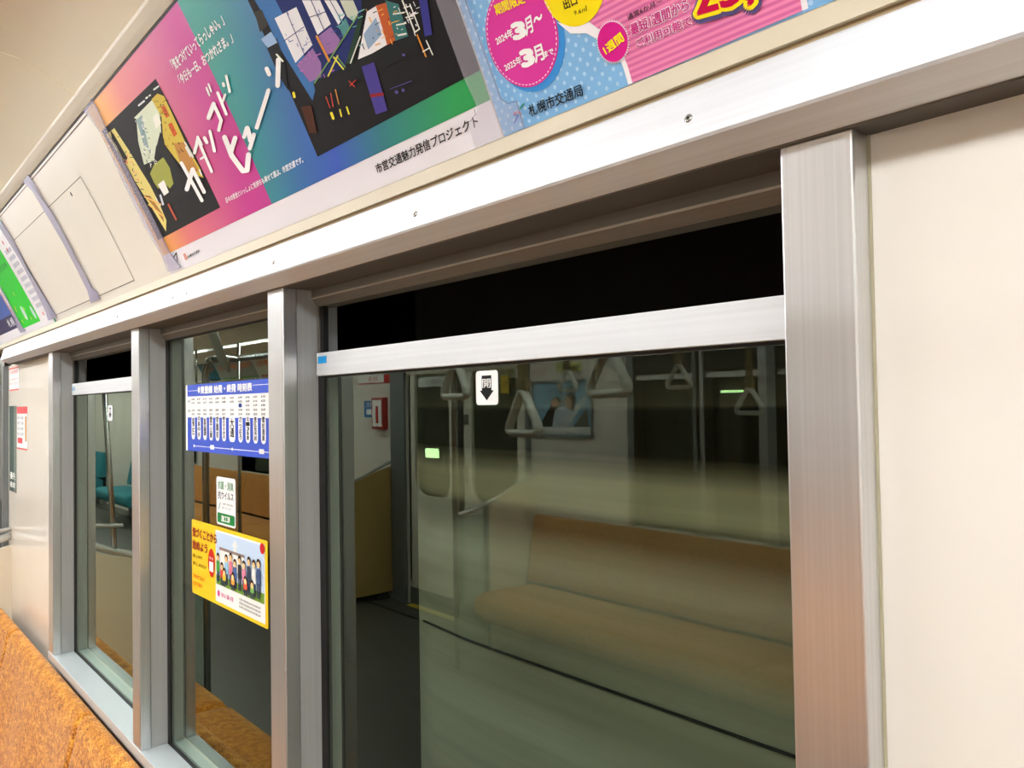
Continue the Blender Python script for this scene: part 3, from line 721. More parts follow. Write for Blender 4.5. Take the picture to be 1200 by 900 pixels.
# striped field and its white edge
oG, kG = (700, 0), 7.5
Lg = [(705, -60), (712, -10), (690, 24), (702, 33), (716, 40), (730, 60), (737, 78), (742.5, 97)]
Rg = [(941, 12.5), (938, -5), (930, -60)]
eu = [COVE.at(*q) for q in Lg]; ru = [COVE.at(*q) for q in Rg]
Print(COVE).uvpoly([(u - .0045, v) for u, v in eu] + [(u + .004, v) for u, v in ru]).build('white_edge', ink((250, 246, 250)), .0009, poster2)
Print(COVE).uvpoly(eu + ru).build('striped_field', stripe_mat(), .0012, poster2)
Print(COVE).poly([(560, 150), (660, 185), (770, 160), (850, 205), (870, 260), (840, 270), (770, 232), (660, 235)], oF, kF).build('white_swoosh', ink((250, 248, 252)), .0014, poster2)
Print(COVE).disc(gu, gv, gr).build('yellow_circle', ink((250, 226, 20)), .00155, poster2)
t2 = Print(COVE)
t2.text('2024年', (145, 318), (262, 250), (128, 262), oF, kF, .03).text('3', (272, 275), (345, 252), (245, 155), oF, kF, .07).text('月～', (352, 252), (470, 168), (332, 138), oF, kF, .04)
t2.text('2025年', (205, 502), (322, 440), (190, 450), oF, kF, .03).text('3', (332, 468), (405, 445), (305, 345), oF, kF, .07).text('月', (416, 440), (480, 412), (390, 333), oF, kF, .04).text('まで', (480, 402), (545, 375), (470, 362), oF, kF, .04)
t2.build('white_lettering', ink((254, 254, 254)), .0017, poster2)
Print(COVE).text('期間限定', (142, 105), (345, 15), (118, 35), oF, kF, .04).build('yellow_lettering', ink((250, 232, 40)), .0017, poster2)
t3 = Print(COVE)
t3.text('出口', (622, 66), (712, 26), (604, 4), oF, kF, .03).text('9.6㎡', (690, 106), (782, 74), (682, 68), oF, kF, 0)
t3.text('札幌市交通局', (376, 818), (752, 668), (358, 740), oF, kF, .02)
t3.text('通常6か月～', (282, 176), (590, 22), (268, 130), oG, kG, .01).build('black_lettering', INKB, .0018, poster2)
for nm, c, off, bo in (('lettering_outline', (252, 244, 250), .0014, .085), ('magenta_lettering', (206, 44, 134), .0018, .028)):
    q = Print(COVE).text('最短1週間から', (316, 312), (822, 84), (295, 215), oG, kG, bo).text('ご利用可能で', (366, 422), (852, 212), (344, 345), oG, kG, bo)
    q.build(nm, ink(c), off, poster2)
su, sv, sr = circ([COVE.at(oG[0] + x / kG, oG[1] + y / kG) for x, y in ((20, 330), (155, 540), (282, 390))])
st = Print(COVE); pts = []
for i in range(96): a = 2 * math.pi * i / 96; q = sr * (1.13 if i % 2 else .98); pts.append((su + q * math.cos(a), sv + q * math.sin(a)))
st.uvpoly(pts).build('starburst', ink((252, 240, 248)), .0020, poster2)
Print(COVE).disc(su, sv, sr).build('magenta_disc', ink((216, 30, 140)), .0022, poster2)
Print(COVE).text('1週間', (98, 480), (256, 350), (60, 410), oG, kG, .04).build('yellow_lettering', ink((250, 236, 30)), .0025, poster2)
for nm, c, off, bo in (('price_shadow', (90, 80, 130), .0020, .16), ('price_outline', (252, 226, 30), .0023, .11), ('price_lettering', (200, 14, 70), .0026, .035)):
    dx = 1.0 if bo > .12 else 0; e_ = bo * 8
    Print(COVE).text('25,', (822 + dx - e_ * .6, 22 + dx * 2 + e_), (886 + e_, 4 + dx * 2 + e_ * .4), (809 - e_ * .6, -24 - e_), bold=bo).build(nm, ink(c), off, poster2)
for c, pts, wd in (((30, 80, 190), [(264, 862), (290, 812)], 9), ((30, 80, 190), [(264, 806), (288, 806)], 8), ((214, 60, 60), [(262, 800), (278, 786)], 9), ((214, 120, 110), [(285, 782), (312, 800)], 9), ((20, 150, 90), [(302, 762), (332, 726)], 9)):
    Print(COVE).stroke(pts, wd, oF, kF).build('transport_logo', ink(c), .0016, poster2)

# ---- posters at the far left
oI, kI = (0, 250), 6
I = lambda x, y: COVE.at(oI[0] + x / kI, oI[1] + y / kI)
gx1 = I(395, 745)[0]; gx0 = I(170, 835)[0]
poster3 = sheet(COVE, 'advertising_poster', mat('white_poster_paper', (236, 234, 240)), gx0, .0015, gx1, TOPV, .0008, label='green and white poster, left of the bare hatch panel', cat='poster')
gw = gx1 - gx0
Print(COVE).rect(gx0 + gw * .03, .02, gx0 + gw * .62, TOPV).build('green_field', ink((30, 205, 40)), .0011, poster3)
Print(COVE).rect(gx1 - gw * .05, .0015, gx1, TOPV).build('dark_green_border', ink((40, 130, 90)), .0011, poster3)
q = Print(COVE)
for k in range(9): q.rect(gx0 + gw * .70, .055 + k * .02, gx0 + gw * .88, .066 + k * .02)
q.build('grey_boxes', ink((196, 196, 210)), .0012, poster3)
q = Print(COVE)
for k in (0, 9, 10): q.disc(gx0 + gw * .78, .035 + k * .021, .006)
q.disc(gx0 + gw * .60, .285, .02, ry=.03); q.build('red_marks', ink((206, 50, 60)), .0013, poster3)
q = Print(COVE); q.disc(gx0 + gw * .30, .06, .018, ry=.022).disc(gx0 + gw * .55, .05, .015, ry=.02); q.build('pale_bubbles', ink((206, 226, 226)), .0013, poster3)
q = Print(COVE)
for k in range(7): q.disc(gx0 + gw * random.uniform(.1, .6), random.uniform(.03, .14), .006)
q.build('yellow_marks', ink((190, 214, 60)), .0014, poster3)
q = Print(COVE)
for k in range(3): q.textq('お得な定期券', (gx0 + gw * .1, .25 - k * .03), (gx0 + gw * .56, .25 - k * .03), (gx0 + gw * .1, .266 - k * .03))
q.build('lettering', ink((20, 120, 40)), .0013, poster3)
bx1 = gx0 - .004
poster4 = sheet(COVE, 'advertising_poster', mat('white_poster_paper', (236, 234, 240)), bx1 - .52, .0015, bx1, TOPV, .0008, label='navy blue poster at the far left end of the advert panel', cat='poster')
Print(COVE).rect(bx1 - .52, .03, bx1 - .03, .30).build('blue_field', ink((60, 90, 170)), .0011, poster4)
Print(COVE).rect(bx1 - .50, .03, bx1 - .03, .075).build('navy_band', ink((50, 44, 88)), .0013, poster4)
Print(COVE).rect(bx1 - .024, .02, bx1 - .015, .30).build('red_line', ink((200, 70, 70)), .0013, poster4)
Print(COVE).textq('札幌', (bx1 - .16, .04), (bx1 - .05, .04), (bx1 - .16, .066), .02).build('lettering', ink((230, 230, 240)), .0015, poster4)

# ---- hatch in the advert panel
hp = [COVE.at(*q) for q in ((65.3, 366.7), (157.3, 328), (93.3, 208.8))]
hx0, hx1, hv0, hv1 = hp[0][0] - .02, hp[1][0], hp[1][1], hp[2][1]
hatch = sheet(COVE, 'access_hatch', PANEL, hx0, hv0, hx1, hv1, .0006, label='square access hatch with thin dark joint in the cream advert panel', cat='hatch')
q = Print(COVE); g = .0013
q.rect(hx0 - g, hv0 - g, hx1 + g, hv0).rect(hx0 - g, hv1, hx1 + g, hv1 + g).rect(hx0 - g, hv0, hx0, hv1).rect(hx1, hv0, hx1 + g, hv1)
q.build('joint', DARKG, .0007, hatch)
lu = COVE.at(84, 227.5); Print(COVE).disc(lu[0], lu[1], .0045, 16).build('keyhole', BLACK, .0008, hatch)
jv = COVE.at(64, 180)[1]
Print(COVE).rect(XL, jv, P1L, jv + .0016).build('trim_8', DARKG, .0006, kind='structure')

# ---- clear plastic poster clips
def clip(o, k, pts, m, label, edge=None, off=.0035):
    p = Print(COVE); p.poly(pts, o, k); ob = p.build('poster_clip', m, off, label=label, cat='clip')
    md = ob.modifiers.new('thick', 'SOLIDIFY'); md.thickness = .0012
    if edge:
        for e in edge: Print(COVE).stroke(e[0], e[1], o, k).build('clip_edge', FILME, off + .0006, ob)
    return ob
clip((0, 180), 3.75, [(105, 118), (150, 165), (200, 250), (280, 385), (390, 600), (405, 655), (445, 638), (432, 605), (412, 590), (330, 440), (240, 265), (195, 200), (160, 140), (130, 92)], FILM,
     'clear lilac plastic clip strip standing alone across the bare hatch', edge=[([(150, 140), (240, 262), (412, 590)], 3)])
clip((90, 100), 3.914, [(38, 112), (70, 150), (120, 222), (215, 430), (320, 650), (395, 775), (425, 855), (487, 832), (460, 795), (432, 760), (380, 650), (250, 400), (150, 210), (105, 110), (78, 62)], FILM1,
     'clear plastic clip strip holding the left edge of the gradient poster', edge=[([(78, 62), (105, 108), (150, 208), (380, 650), (432, 760), (487, 832)], 3)])
clip((0, 250), 6, [(-20, 60), (0, 90), (150, 330), (330, 690), (345, 750), (410, 730), (385, 690), (210, 400), (100, 180), (-20, 0)], FILM,
     'clear plastic clip strip on the right edge of the green poster', edge=[([(0, 28), (210, 400), (385, 690)], 4)])
clip((0, 250), 6, [(-20, 480), (60, 620), (130, 800), (150, 838), (190, 826), (160, 790), (100, 680), (-20, 460)], FILM,
     'clear plastic clip strip between the green and the navy posters')
clip((500, 0), 4.737, [(60, -40), (70, 0), (170, 280), (225, 430), (285, 560), (297, 610), (285, 650), (246, 672), (285, 815), (560, 700), (520, 555), (470, 570), (430, 540), (370, 370), (240, 10), (220, -40)], FILM2,
     'wide clear film clip between the gradient and polka-dot posters', edge=[([(225, -40), (240, 10), (370, 370), (430, 540), (470, 570), (518, 556), (560, 700)], 3), ([(285, 600), (292, 630), (262, 668)], 3)], off=.0042)

# ---- stickers on the glass
def px_plane(x, y, yy=0): return Plane(yy).at(x, y)
tt1 = sheet(GL, 'timetable_sticker', mat('blue_print', (26, 74, 200), .35), -1.586, 1.466, -1.066, 1.5955, .0009, label='blue first and last train timetable sticker on the middle window', cat='sticker')
wd = Print(GL).rect(-1.586, 1.466, -1.5765, 1.5955).rect(-1.5765, 1.5315, -1.066, 1.5725)
wd.build('white_table_field', WHT, .0011, tt1)
q = Print(GL); q.textq('東豊線 始発・終発 時刻表', (-1.503, 1.577), (-1.262, 1.577), (-1.503, 1.591), .045)
q.rect(-1.572, 1.583, -1.515, 1.584).rect(-1.258, 1.586, -1.19, 1.587)
q.disc(-1.512, 1.5845, .006)
XS = [-1.5440 + i * .0315 for i in range(6)]; XS += [XS[-1] + .0375]; XS += [XS[-1] + .0375 + i * .0315 for i in range(7)]
for i, x in enumerate(XS):
    h = .0095 if i != 6 else .014; q.rect(x - h, 1.489, x + h, 1.5345, .0085)
q.rect(-1.54, 1.4755, -1.075, 1.4768)
for x in (-1.54, XS[6], -1.09): q.disc(x, 1.4762, .003)
q.rect(-1.455, 1.4725, -1.435, 1.4805, .002).rect(-1.235, 1.4725, -1.215, 1.4805, .002)
q.build('white_lettering', WHT, .0013, tt1)
ST = ['福住', '月寒中央', '美園', '豊平公園', '学園前', '豊水すすきの', '大通', 'さっぽろ', '北13条東', '東区役所前', '環状通東', '元町', '新道東', '栄町']
q = Print(GL)
for i, (x, s_) in enumerate(zip(XS, ST)):
    n = len(s_); h = .040 / max(n, 2.6) if n > 2 else .017; hh = min(h, .017)
    q.vtext(s_, x, 1.5335 if n > 2 else 1.5305, hh, .011 if i != 6 else .018, .03)
for r_, zz in enumerate((1.567, 1.560, 1.553, 1.5455, 1.538)):
    for i, x in enumerate(XS):
        if (r_ == 2 and i < 7): continue
        q.textq('%d:%02d' % (6 if r_ < 3 else 23, (i * 7 + r_ * 13) % 60), (x - .008, zz - .0018), (x + .008, zz - .0018), (x - .008, zz + .0022), .02)
q.textq('始発', (-1.573, 1.560), (-1.560, 1.560), (-1.573, 1.566)).textq('終発', (-1.573, 1.541), (-1.560, 1.541), (-1.573, 1.547))
q.build('black_lettering', INKB, .0015, tt1)
q = Print(GL).rect(XS[7] - .006, 1.5495, XS[7] + .006, 1.5565); q.build('blue_mark', ink((40, 80, 150)), .0016, tt1)

gs = sheet(GL, 'antivirus_sticker', mat('white_vinyl', (246, 247, 246), .35), -1.426, 1.3375, -1.3375, 1.424, .0009, r=.006, label='small white and green antibacterial sticker between the two bigger stickers', cat='sticker')
Print(GL).rect(-1.422, 1.341, -1.3415, 1.3590, .003).build('green_band', ink((20, 130, 60)), .0011, gs)
Print(GL).textq('抗菌・消臭', (-1.418, 1.402), (-1.346, 1.402), (-1.418, 1.4165), .02).build('green_lettering', ink((60, 140, 80)), .0011, gs)
q = Print(GL).textq('抗ウイルス', (-1.418, 1.384), (-1.346, 1.384), (-1.418, 1.3985), .02)
q.textq('光触媒で 車内を清潔に', (-1.398, 1.3745), (-1.346, 1.3745), (-1.398, 1.378)).textq('保っています', (-1.398, 1.3675), (-1.356, 1.3675), (-1.398, 1.371))
q.build('dark_lettering', ink((40, 50, 44)), .0011, gs)
Print(GL).textq('施工済', (-1.402, 1.3445), (-1.362, 1.3445), (-1.402, 1.3555), .04).build('white_lettering', WHT, .0013, gs)
Print(GL).uvpoly([(-1.417, 1.364), (-1.413, 1.366), (-1.405, 1.379), (-1.409, 1.377)]).build('leaf_mark', ink((60, 110, 60)), .0012, gs)

ys_ = sheet(GL, 'campaign_sticker', mat('yellow_vinyl', (252, 208, 16), .35), -1.557, 1.190, -1.2065, 1.3325, .0009, r=.004, label='yellow sticker with a drawn crowd of people on the middle window', cat='sticker')
oY, kY = (215, 600), 6.21
Print(GL).rect(-1.432, 1.196, -1.216, 1.326, .003).build('white_field', WHT, .0011, ys_)
Print(GL).rect(-1.429, 1.232, -1.219, 1.323, .003).build('sky_field', ink((196, 216, 238)), .0013, ys_)
Print(GL).rect(-1.429, 1.228, -1.219, 1.245).build('grass_field', ink((120, 160, 60)), .0014, ys_)
q = Print(GL).textq('気づくことから', (-1.550, 1.300), (-1.424, 1.300), (-1.550, 1.3185), .04).textq('始めよう', (-1.550, 1.276), (-1.472, 1.276), (-1.550, 1.294), .04)
q.build('red_lettering', ink((150, 30, 30)), .0022, ys_)
q = Print(GL)
for k, (s_, a, z) in enumerate((('暮らしの中で', .05, 1.260), ('困りごと、ありませんか', .07, 1.245))): q.textq(s_, (-1.550, z), (-1.550 + a, z), (-1.550, z + .007), .02)
q.build('dark_lettering', ink((90, 60, 20)), .0012, ys_)
q = Print(GL).textq('声をかけてみよう', (-1.550, 1.220), (-1.490, 1.220), (-1.550, 1.228), .03).textq('たすけあい', (-1.550, 1.206), (-1.500, 1.206), (-1.550, 1.214), .03)
q.build('orange_lettering', ink((226, 90, 20)), .0012, ys_)
Print(GL).disc(-1.452, 1.262, .0165, ry=.026).build('red_oval', ink((210, 40, 30)), .0018, ys_)
Print(GL).rect(-1.462, 1.246, -1.442, 1.264).textq('くわしくは', (-1.462, 1.268), (-1.442, 1.268), (-1.462, 1.273), .03).build('oval_panel', WHT, .0020, ys_)
Print(GL).disc(-1.2245, 1.318, .009).build('red_badge', ink((206, 40, 36)), .0020, ys_)
# white school-like building with tower behind the crowd
q = Print(GL).rect(-1.345, 1.262, -1.334, 1.306).uvpoly([(-1.352, 1.306), (-1.327, 1.306), (-1.3395, 1.318)]); q.rect(-1.41, 1.262, -1.30, 1.292); q.build('drawn_building', ink((240, 240, 236)), .0016, ys_)
Print(GL).rect(-1.412, 1.292, -1.298, 1.297).build('drawn_roof', ink((150, 130, 120)), .0017, ys_)
folk = [(-1.418, .047, (70, 150, 60)), (-1.399, .036, (216, 60, 50)), (-1.378, .050, (150, 200, 230)), (-1.357, .056, (220, 120, 140)), (-1.338, .047, (80, 110, 170)), (-1.317, .056, (50, 50, 60)), (-1.298, .050, (230, 140, 170)),
        (-1.277, .060, (60, 70, 90)), (-1.256, .058, (236, 236, 230)), (-1.237, .062, (70, 90, 130)), (-1.385, .028, (236, 200, 60)), (-1.345, .026, (240, 160, 60)), (-1.290, .028, (230, 90, 60)), (-1.262, .026, (120, 180, 90))]
for j, (x, h, c) in enumerate(folk):
    z0 = 1.234 - (.004 if h < .04 else 0); o_ = .0022 + j * .00014
    q = Print(GL).rect(x - .0075, z0 + h * .35, x + .0075, z0 + h * .80, .003); q.build('drawn_coat', ink(c), o_, ys_)
    Print(GL).rect(x - .006, z0, x - .001, z0 + h * .38).rect(x + .001, z0, x + .006, z0 + h * .38).build('drawn_legs', ink((50, 56, 80)), o_, ys_)
    Print(GL).disc(x, z0 + h * .95, .0068, 16, ry=.0072).build('drawn_hair', ink((46, 32, 26)), o_ + .00005, ys_)
    Print(GL).disc(x, z0 + h * .95 - .0028, .0056, 16, ry=.0052).build('drawn_face', ink((250, 200, 140)), o_ + .00011, ys_)
q = Print(GL).textq('なかよく暮らす街', (-1.405, 1.208), (-1.350, 1.208), (-1.405, 1.216), .04); q.disc(-1.418, 1.212, .006); q.build('pink_lettering', ink((210, 80, 150)), .0013, ys_)
q = Print(GL)
for k in range(3): q.textq('札幌市保健福祉局地域福祉課', (-1.325, 1.217 - k * .0065), (-1.235, 1.217 - k * .0065), (-1.325, 1.2205 - k * .0065))
q.build('small_lettering', INKB, .0013, ys_)

def open_sticker(x0, z0, x1, z1, label, plane=GL):
    w_, h_ = x1 - x0, z1 - z0
    s_ = sheet(plane, 'opening_direction_sticker', mat('white_vinyl', (246, 247, 246), .35), x0, z0, x1, z1, .0009, r=.004, label=label, cat='sticker')
    X = lambda a: x0 + w_ * a
    Z = lambda a: z0 + h_ * a
    Print(plane).uvpoly([(X(.28), Z(.86)), (X(.72), Z(.86)), (X(.72), Z(.42)), (X(.82), Z(.42)), (X(.5), Z(.13)), (X(.18), Z(.42)), (X(.28), Z(.42))]).build('arrow', INKB, .0011, s_)
    Print(plane).textq('開', (X(.31), Z(.50)), (X(.69), Z(.50)), (X(.31), Z(.76)), .01).build('lettering', WHT, .0013, s_)
    return s_
open_sticker(-.6605, 1.5480, -.6235, 1.5850, 'white opening-direction sticker with black down arrow on the largest window')
open_sticker(-2.167, 1.521, -2.127, 1.5600, 'white down-arrow sticker on the narrow far-left window')
MB().box(-1.014, -.990, -.0073, -.0066, 1.6105, 1.6205).build('tape_piece', ink((40, 160, 230)), label='small blue tape piece on the left end of the largest sash rail', cat='tape')
MB().box(-2.530, -2.500, -.0073, -.0066, 1.6055, 1.6155).build('tape_piece', ink((150, 190, 220)), label='pale blue tape piece on the sash rail of the far-left window', cat='tape')

# ---- notices on the glossy cream corner panel
n1 = sheet(PW, 'notice_sticker', mat('white_vinyl', (246, 247, 246)), -3.405, 1.624, -3.207, 1.708, .0009, label='upper pink and white notice by the far-left corner under the header', cat='sticker')
q = Print(PW).rect(-3.405, 1.624, -3.207, 1.629).rect(-3.405, 1.703, -3.207, 1.708).textq('非常通報器', (-3.38, 1.685), (-3.23, 1.685), (-3.38, 1.70)).textq('ドア付近のボタンを', (-3.39, 1.66), (-3.22, 1.66), (-3.39, 1.67)).textq('押してください', (-3.39, 1.645), (-3.22, 1.645), (-3.39, 1.655))
q.build('red_lettering', ink((226, 90, 90)), .0011, n1)
n2 = sheet(PW, 'notice_sticker', mat('white_vinyl', (246, 247, 246)), -3.245, 1.415, -3.048, 1.564, .0009, label='lower tall red and white notice on the glossy cream corner panel', cat='sticker')
Print(PW).rect(-3.245, 1.540, -3.048, 1.564).rect(-3.245, 1.415, -3.048, 1.420).rect(-3.23, 1.436, -3.14, 1.455).build('red_print', ink((222, 80, 84)), .0011, n2)
q = Print(PW)
for k in range(4): q.textq('お知らせとお願い', (-3.235, 1.520 - k * .019), (-3.115, 1.520 - k * .019), (-3.235, 1.531 - k * .019))
q.build('dark_lettering', ink((110, 110, 130)), .0011, n2)
Print(PW).rect(-3.09, 1.445, -3.06, 1.53).build('bottle_drawing', ink((200, 150, 90)), .0011, n2)
n3 = sheet(PW, 'reflection_strip', mat('dark_green_reflection', (72, 98, 88), .08), -3.405, 1.255, -3.260, 1.568, .0009, label='narrow dark green painted reflection strip below the upper pink notice', cat='sign')  # dark window reflection on the gloss, painted as a lettered strip
q = Print(PW).textq('優先', (-3.39, 1.30), (-3.28, 1.30), (-3.39, 1.325), .03).textq('座席', (-3.39, 1.27), (-3.28, 1.27), (-3.39, 1.29), .03); q.build('lettering', WHT, .0011, n3)

# ---- bench seats
def seat_back(y0, sgn, x0, x1, name='backrest', m=None, parent=None, top=.842):
    b = MB(); n = 26; prof = [(.000, top - .40), (.004, top - .03), (.006, top - .010), (.012, top - .001), (.026, top), (.038, top - .006), (.047, top - .022), (.054, top - .06), (.068, top - .14), (.088, top - .24), (.105, top - .33), (.11, top - .40)]
    rows = []
    for i in range(n + 1):
        t = i / n; t = .5 - .5 * math.cos(math.pi * t); x = x0 + .0004 + (x1 - x0 - .0008) * t
        e = min(t, 1 - t) * (x1 - x0); rd = 1 - .30 * max(0, 1 - e / .016) ** 2
        wv = .006 * math.cos(2 * math.pi * t * 2)          # two shallow sitting places per piece
        rows.append([b.bm.verts.new((x, y0 + sgn * ((yy) * (rd if yy > .03 else 1) + (wv * min(1, max(0, (top - z - .05) / .1)) if yy > .04 else 0)), z - (0 if yy < .004 else .005 * max(0, 1 - e / .016) ** 2))) for yy, z in prof])
    for r0, r1 in zip(rows, rows[1:]):
        for k in range(len(prof) - 1): f = b.bm.faces.new((r0[k], r0[k + 1], r1[k + 1], r1[k])); f.smooth = True
    b.bm.faces.new(rows[0]); b.bm.faces.new(rows[-1][::-1])
    return b.build(name, m or FABRIC, parent)
def seat_cushion(yb, sgn, x0, x1, m=None, parent=None, front=.56):
    b = MB(); prof = [(.05, .27), (.05, .40), (.12, .425), (.30, .43), (front - .07, .435), (front - .02, .42), (front, .39), (front - .005, .33), (front - .03, .28)]
    n = 20; rows = []
    for i in range(n + 1):
        t = i / n; e = min(t, 1 - t) * (x1 - x0); dr_ = .018 * max(0, 1 - e / .03) ** 2; di = .02 * max(0, 1 - e / .03) ** 2
        rows.append([b.bm.verts.new((x0 + .001 + (x1 - x0 - .002) * t, yb + sgn * (yy - (di if yy > .3 else 0)), z - (dr_ if z > .38 else 0))) for yy, z in prof])
    for r0, r1 in zip(rows, rows[1:]):
        for k in range(len(prof)): f = b.bm.faces.new((r0[k], r0[(k + 1) % len(prof)], r1[(k + 1) % len(prof)], r1[k])); f.smooth = True
    b.bm.faces.new(rows[0]); b.bm.faces.new(rows[-1][::-1])
    return b.build('seat_cushion', m or FABRIC, parent)
def bench(yw, sgn, seams, label, m=None, top=.842):
    e = empty('bench_seat', ((seams[0] + seams[-1]) / 2, yw, 0), label, 'seat')
    for a, b in zip(seams, seams[1:]):
        seat_back(yw, sgn, a, b, m=m, parent=e, top=top); seat_cushion(yw, sgn, a, b, m=m, parent=e)
    a, b = seams[0], seams[-1]
    MB().box(a + .02, b - .02, yw, yw + sgn * .36, .22, .272).build('seat_support', GREYM, e)
    MB().box(a + .02, b - .02, yw, yw + sgn * .10, 0.001, .24).build('heater_box', mat('heater_grey', (96, 98, 92), .5), e)
    MB().box(a, b, yw - sgn * .001, yw + sgn * .003, .27, top - .03).build('back_board', GREYM, e)
    return e
bench(-.0595, -1, [-3.335, -2.955, -2.0237, -1.092, -.161], 'orange moquette bench seat under the windows, lower left')
bench(YS, 1, [-3.60, -2.70, -1.80, -.90, 0, .9], 'orange bench seat reflected in the largest window')
bench(YS, 1, [-9.9, -9.0, -8.1, -7.2, -6.3, -5.36], 'orange bench seat reflected low in the middle window')
bench(YS, 1, [-15.4, -14.9, -14.4, -13.95], 'teal priority bench seat reflected in the far-left window, farther one', TEAL)
bench(YS, 1, [-12.35, -11.5, -10.75], 'teal priority bench seat reflected in the far-left window, nearer one', TEAL)

# ---- seat-end partitions
def partition(x, yw, sgn, label, panel, glass, pole_top=1.72, rail_in=1):
    e = empty('seat_partition', (x, yw, 0), label, 'partition')
    W = lambda d: yw + sgn * d
    MB().box(x - .012, x + .012, W(0.0), W(.40), .06, .93).build('solid_panel', panel, e)
    MB().prism_x([(W(0), .93), (W(.40), .93), (W(.40), .935), (W(.28), .965), (W(.14), 1.02), (W(0), 1.055)], x - .011, x + .011).build('upper_panel', panel, e)
    MB().box(x - .014, x + .014, W(.40), W(.425), .06, .93).build('edge_strip', GREYM, e)
    if glass: MB().box(x - .004, x + .004, W(.425), W(.625), .08, .885).build('glass_panel', PGLASS, e)
    else: MB().box(x - .010, x + .010, W(.425), W(.62), .06, .885).build('outer_panel', panel, e)
    MB().tube([(x, W(0), 1.09), (x, W(.05), 1.075), (x, W(.14), 1.04), (x, W(.28), .985), (x, W(.42), .935), (x, W(.53), .908), (x, W(.63), .898)], .0135, 14).build('top_rail', mat('rail_light_grey', (206, 208, 204), .25, metal=.4), e)
    yp = W(.645)
    MB().tube([(x, yp, .005), (x, yp, 1.66), (x + .005, yp, 1.70), (x + .02, yp, 1.735), (x + .05, yp, 1.752), (x + .09, yp, 1.757)], .015, 14).build('pole', STEEL, e)
    return e
own = partition(-3.38, -.034, -1, 'cream seat-end partition with pale curved rail at the far-left corner', mat('partition_cream', (226, 214, 190), .3), True)
MB().tube([(-3.38, -.318, .975), (-3.38, -.300, 1.30), (-3.38, -.275, 1.76)], .0105, 12).build('upright_pole', STEEL, own)
MB().tube([(-3.368, -.036, 1.115), (-3.368, -.345, 1.083)], .0085, 10).build('grab_bar', mat('rail_light_grey', (206, 208, 204)), own)
partition(-3.627, YO, 1, 'seat-end partition with glass panel beside the reflected sliding door, bench side', mat('partition_cream', (226, 214, 190), .3), True)
partition(-5.33, YO, 1, 'brown seat-end partition reflected at the left edge of the largest window', BROWNP, False)

# ---- overhead rails and hanging straps
def overhead(y, x0, x1, z, label):
    b = MB().tube([(x0, y, z), (x1, y, z)], .0145, 14).build('overhead_rail', STEEL, label=label, cat='rail')
    for k, x in enumerate((x0 + .5, (x0 + x1) / 2, x1 - .5)):
        MB().tube([(x, y, z + .012), (x, y, 2.126)], .010, 10).build('hanger', STEEL, b)
    return b
RZ = 1.757
overhead(-.77, -3.20, 1.6, RZ, 'steel overhead rail above the window-side seats carrying the near straps')
overhead(-2.16, -3.5, 1.6, RZ + .03, 'steel overhead rail above the opposite seats carrying the far straps')
overhead(-2.16, -10.2, -5.33, RZ + .03, 'steel overhead rail above the seats beyond the sliding door')
overhead(-.77, -9.6, -5.0, RZ, 'steel overhead rail on the window side beyond the partition')
def strap(x, y, zbot, ztop, label, group, rot=0.0, S=1.0):
    e = empty('hanging_strap', (x, y, zbot), label, 'strap', group)
    h = .112 * S; hw = .058 * S; r = .0102
    cs = [(-hw + .012, r), (hw - .012, r), (.009, h - .012), (-.009, h - .012)]
    P = []
    def arc(cx, cz, rad, a0, a1, n=5):
        for i in range(n): a = math.radians(a0 + (a1 - a0) * i / (n - 1)); P.append((cx + rad * math.cos(a), cz + rad * math.sin(a)))
    arc(hw - .014, r + .014, .014, -90, 27); arc(0, h - .022, .014, 27, 153, 6); arc(-hw + .014, r + .014, .014, 153, 270)
    c, s = math.cos(rot), math.sin(rot)
    MB().ring_tube([(x + a * c, y + a * s, zbot + b) for a, b in P], r, 10, flat=1.25).build('handle', STRAPW, e)
    MB().box(x - .0145, x + .0145, y - .004, y + .004, zbot + h - .016, ztop - .014, .001).build('belt', BELT, e)
    MB().box(x - .019, x + .019, y - .009, y + .009, zbot + h - .004, zbot + h + .028, .003).build('buckle', mat('buckle', (140, 124, 84), .5), e)
    MB().ring_tube([(x, y + .019 * math.cos(a * math.pi / 8), ztop + .019 * math.sin(a * math.pi / 8)) for a in range(16)], .0042, 8, flat=3).build('loop', BELT, e)
    return e
MB().tube([(-3.30, -.682, 1.757), (-3.27, -.70, 1.757), (-3.20, -.77, 1.757)], .0145, 12).build('rail_joint', STEEL, bpy.data.objects['overhead_rail'])
MB().tube([mir(244, 376, 1.02), mir(264.5, 431, 1.265)], .030, 12, flat=.35).build('rail_bracket', mat('pale_bracket', (196, 208, 204), .4), label='pale slanted bracket carrying the overhead rail, reflected at the top of the middle window', cat='bracket')
MB().tube([(-6.8, -2.2, .001), (-6.8, -2.2, 2.125)], .016, 12).build('floor_pole', STEEL, label='thin vertical pole reflected behind the small green sticker', cat='pole')
strap(-1.715, -.77, 1.559, RZ, 'near strap handle reflected left of the down-arrow sticker, short belt', 'near row straps', .12, 1.08)
strap(-1.435, -.77, 1.462, RZ, 'near strap handle on a long belt, reflected just right of the down-arrow sticker', 'near row straps', .12, 1.08)
strap(-1.150, -.77, 1.556, RZ, 'near strap handle reflected over the right edge of the framed advert', 'near row straps', .12, 1.08)
strap(-2.645, -2.16, 1.598, RZ + .03, 'far strap handle reflected in front of the framed advert', 'far row straps')
strap(-1.985, -2.16, 1.593, RZ + .03, 'far strap handle on a short belt reflected before the white sash bar', 'far row straps')
strap(-1.651, -2.16, 1.484, RZ + .03, 'far strap handle on a long belt, rightmost reflected in the largest window', 'far row straps')

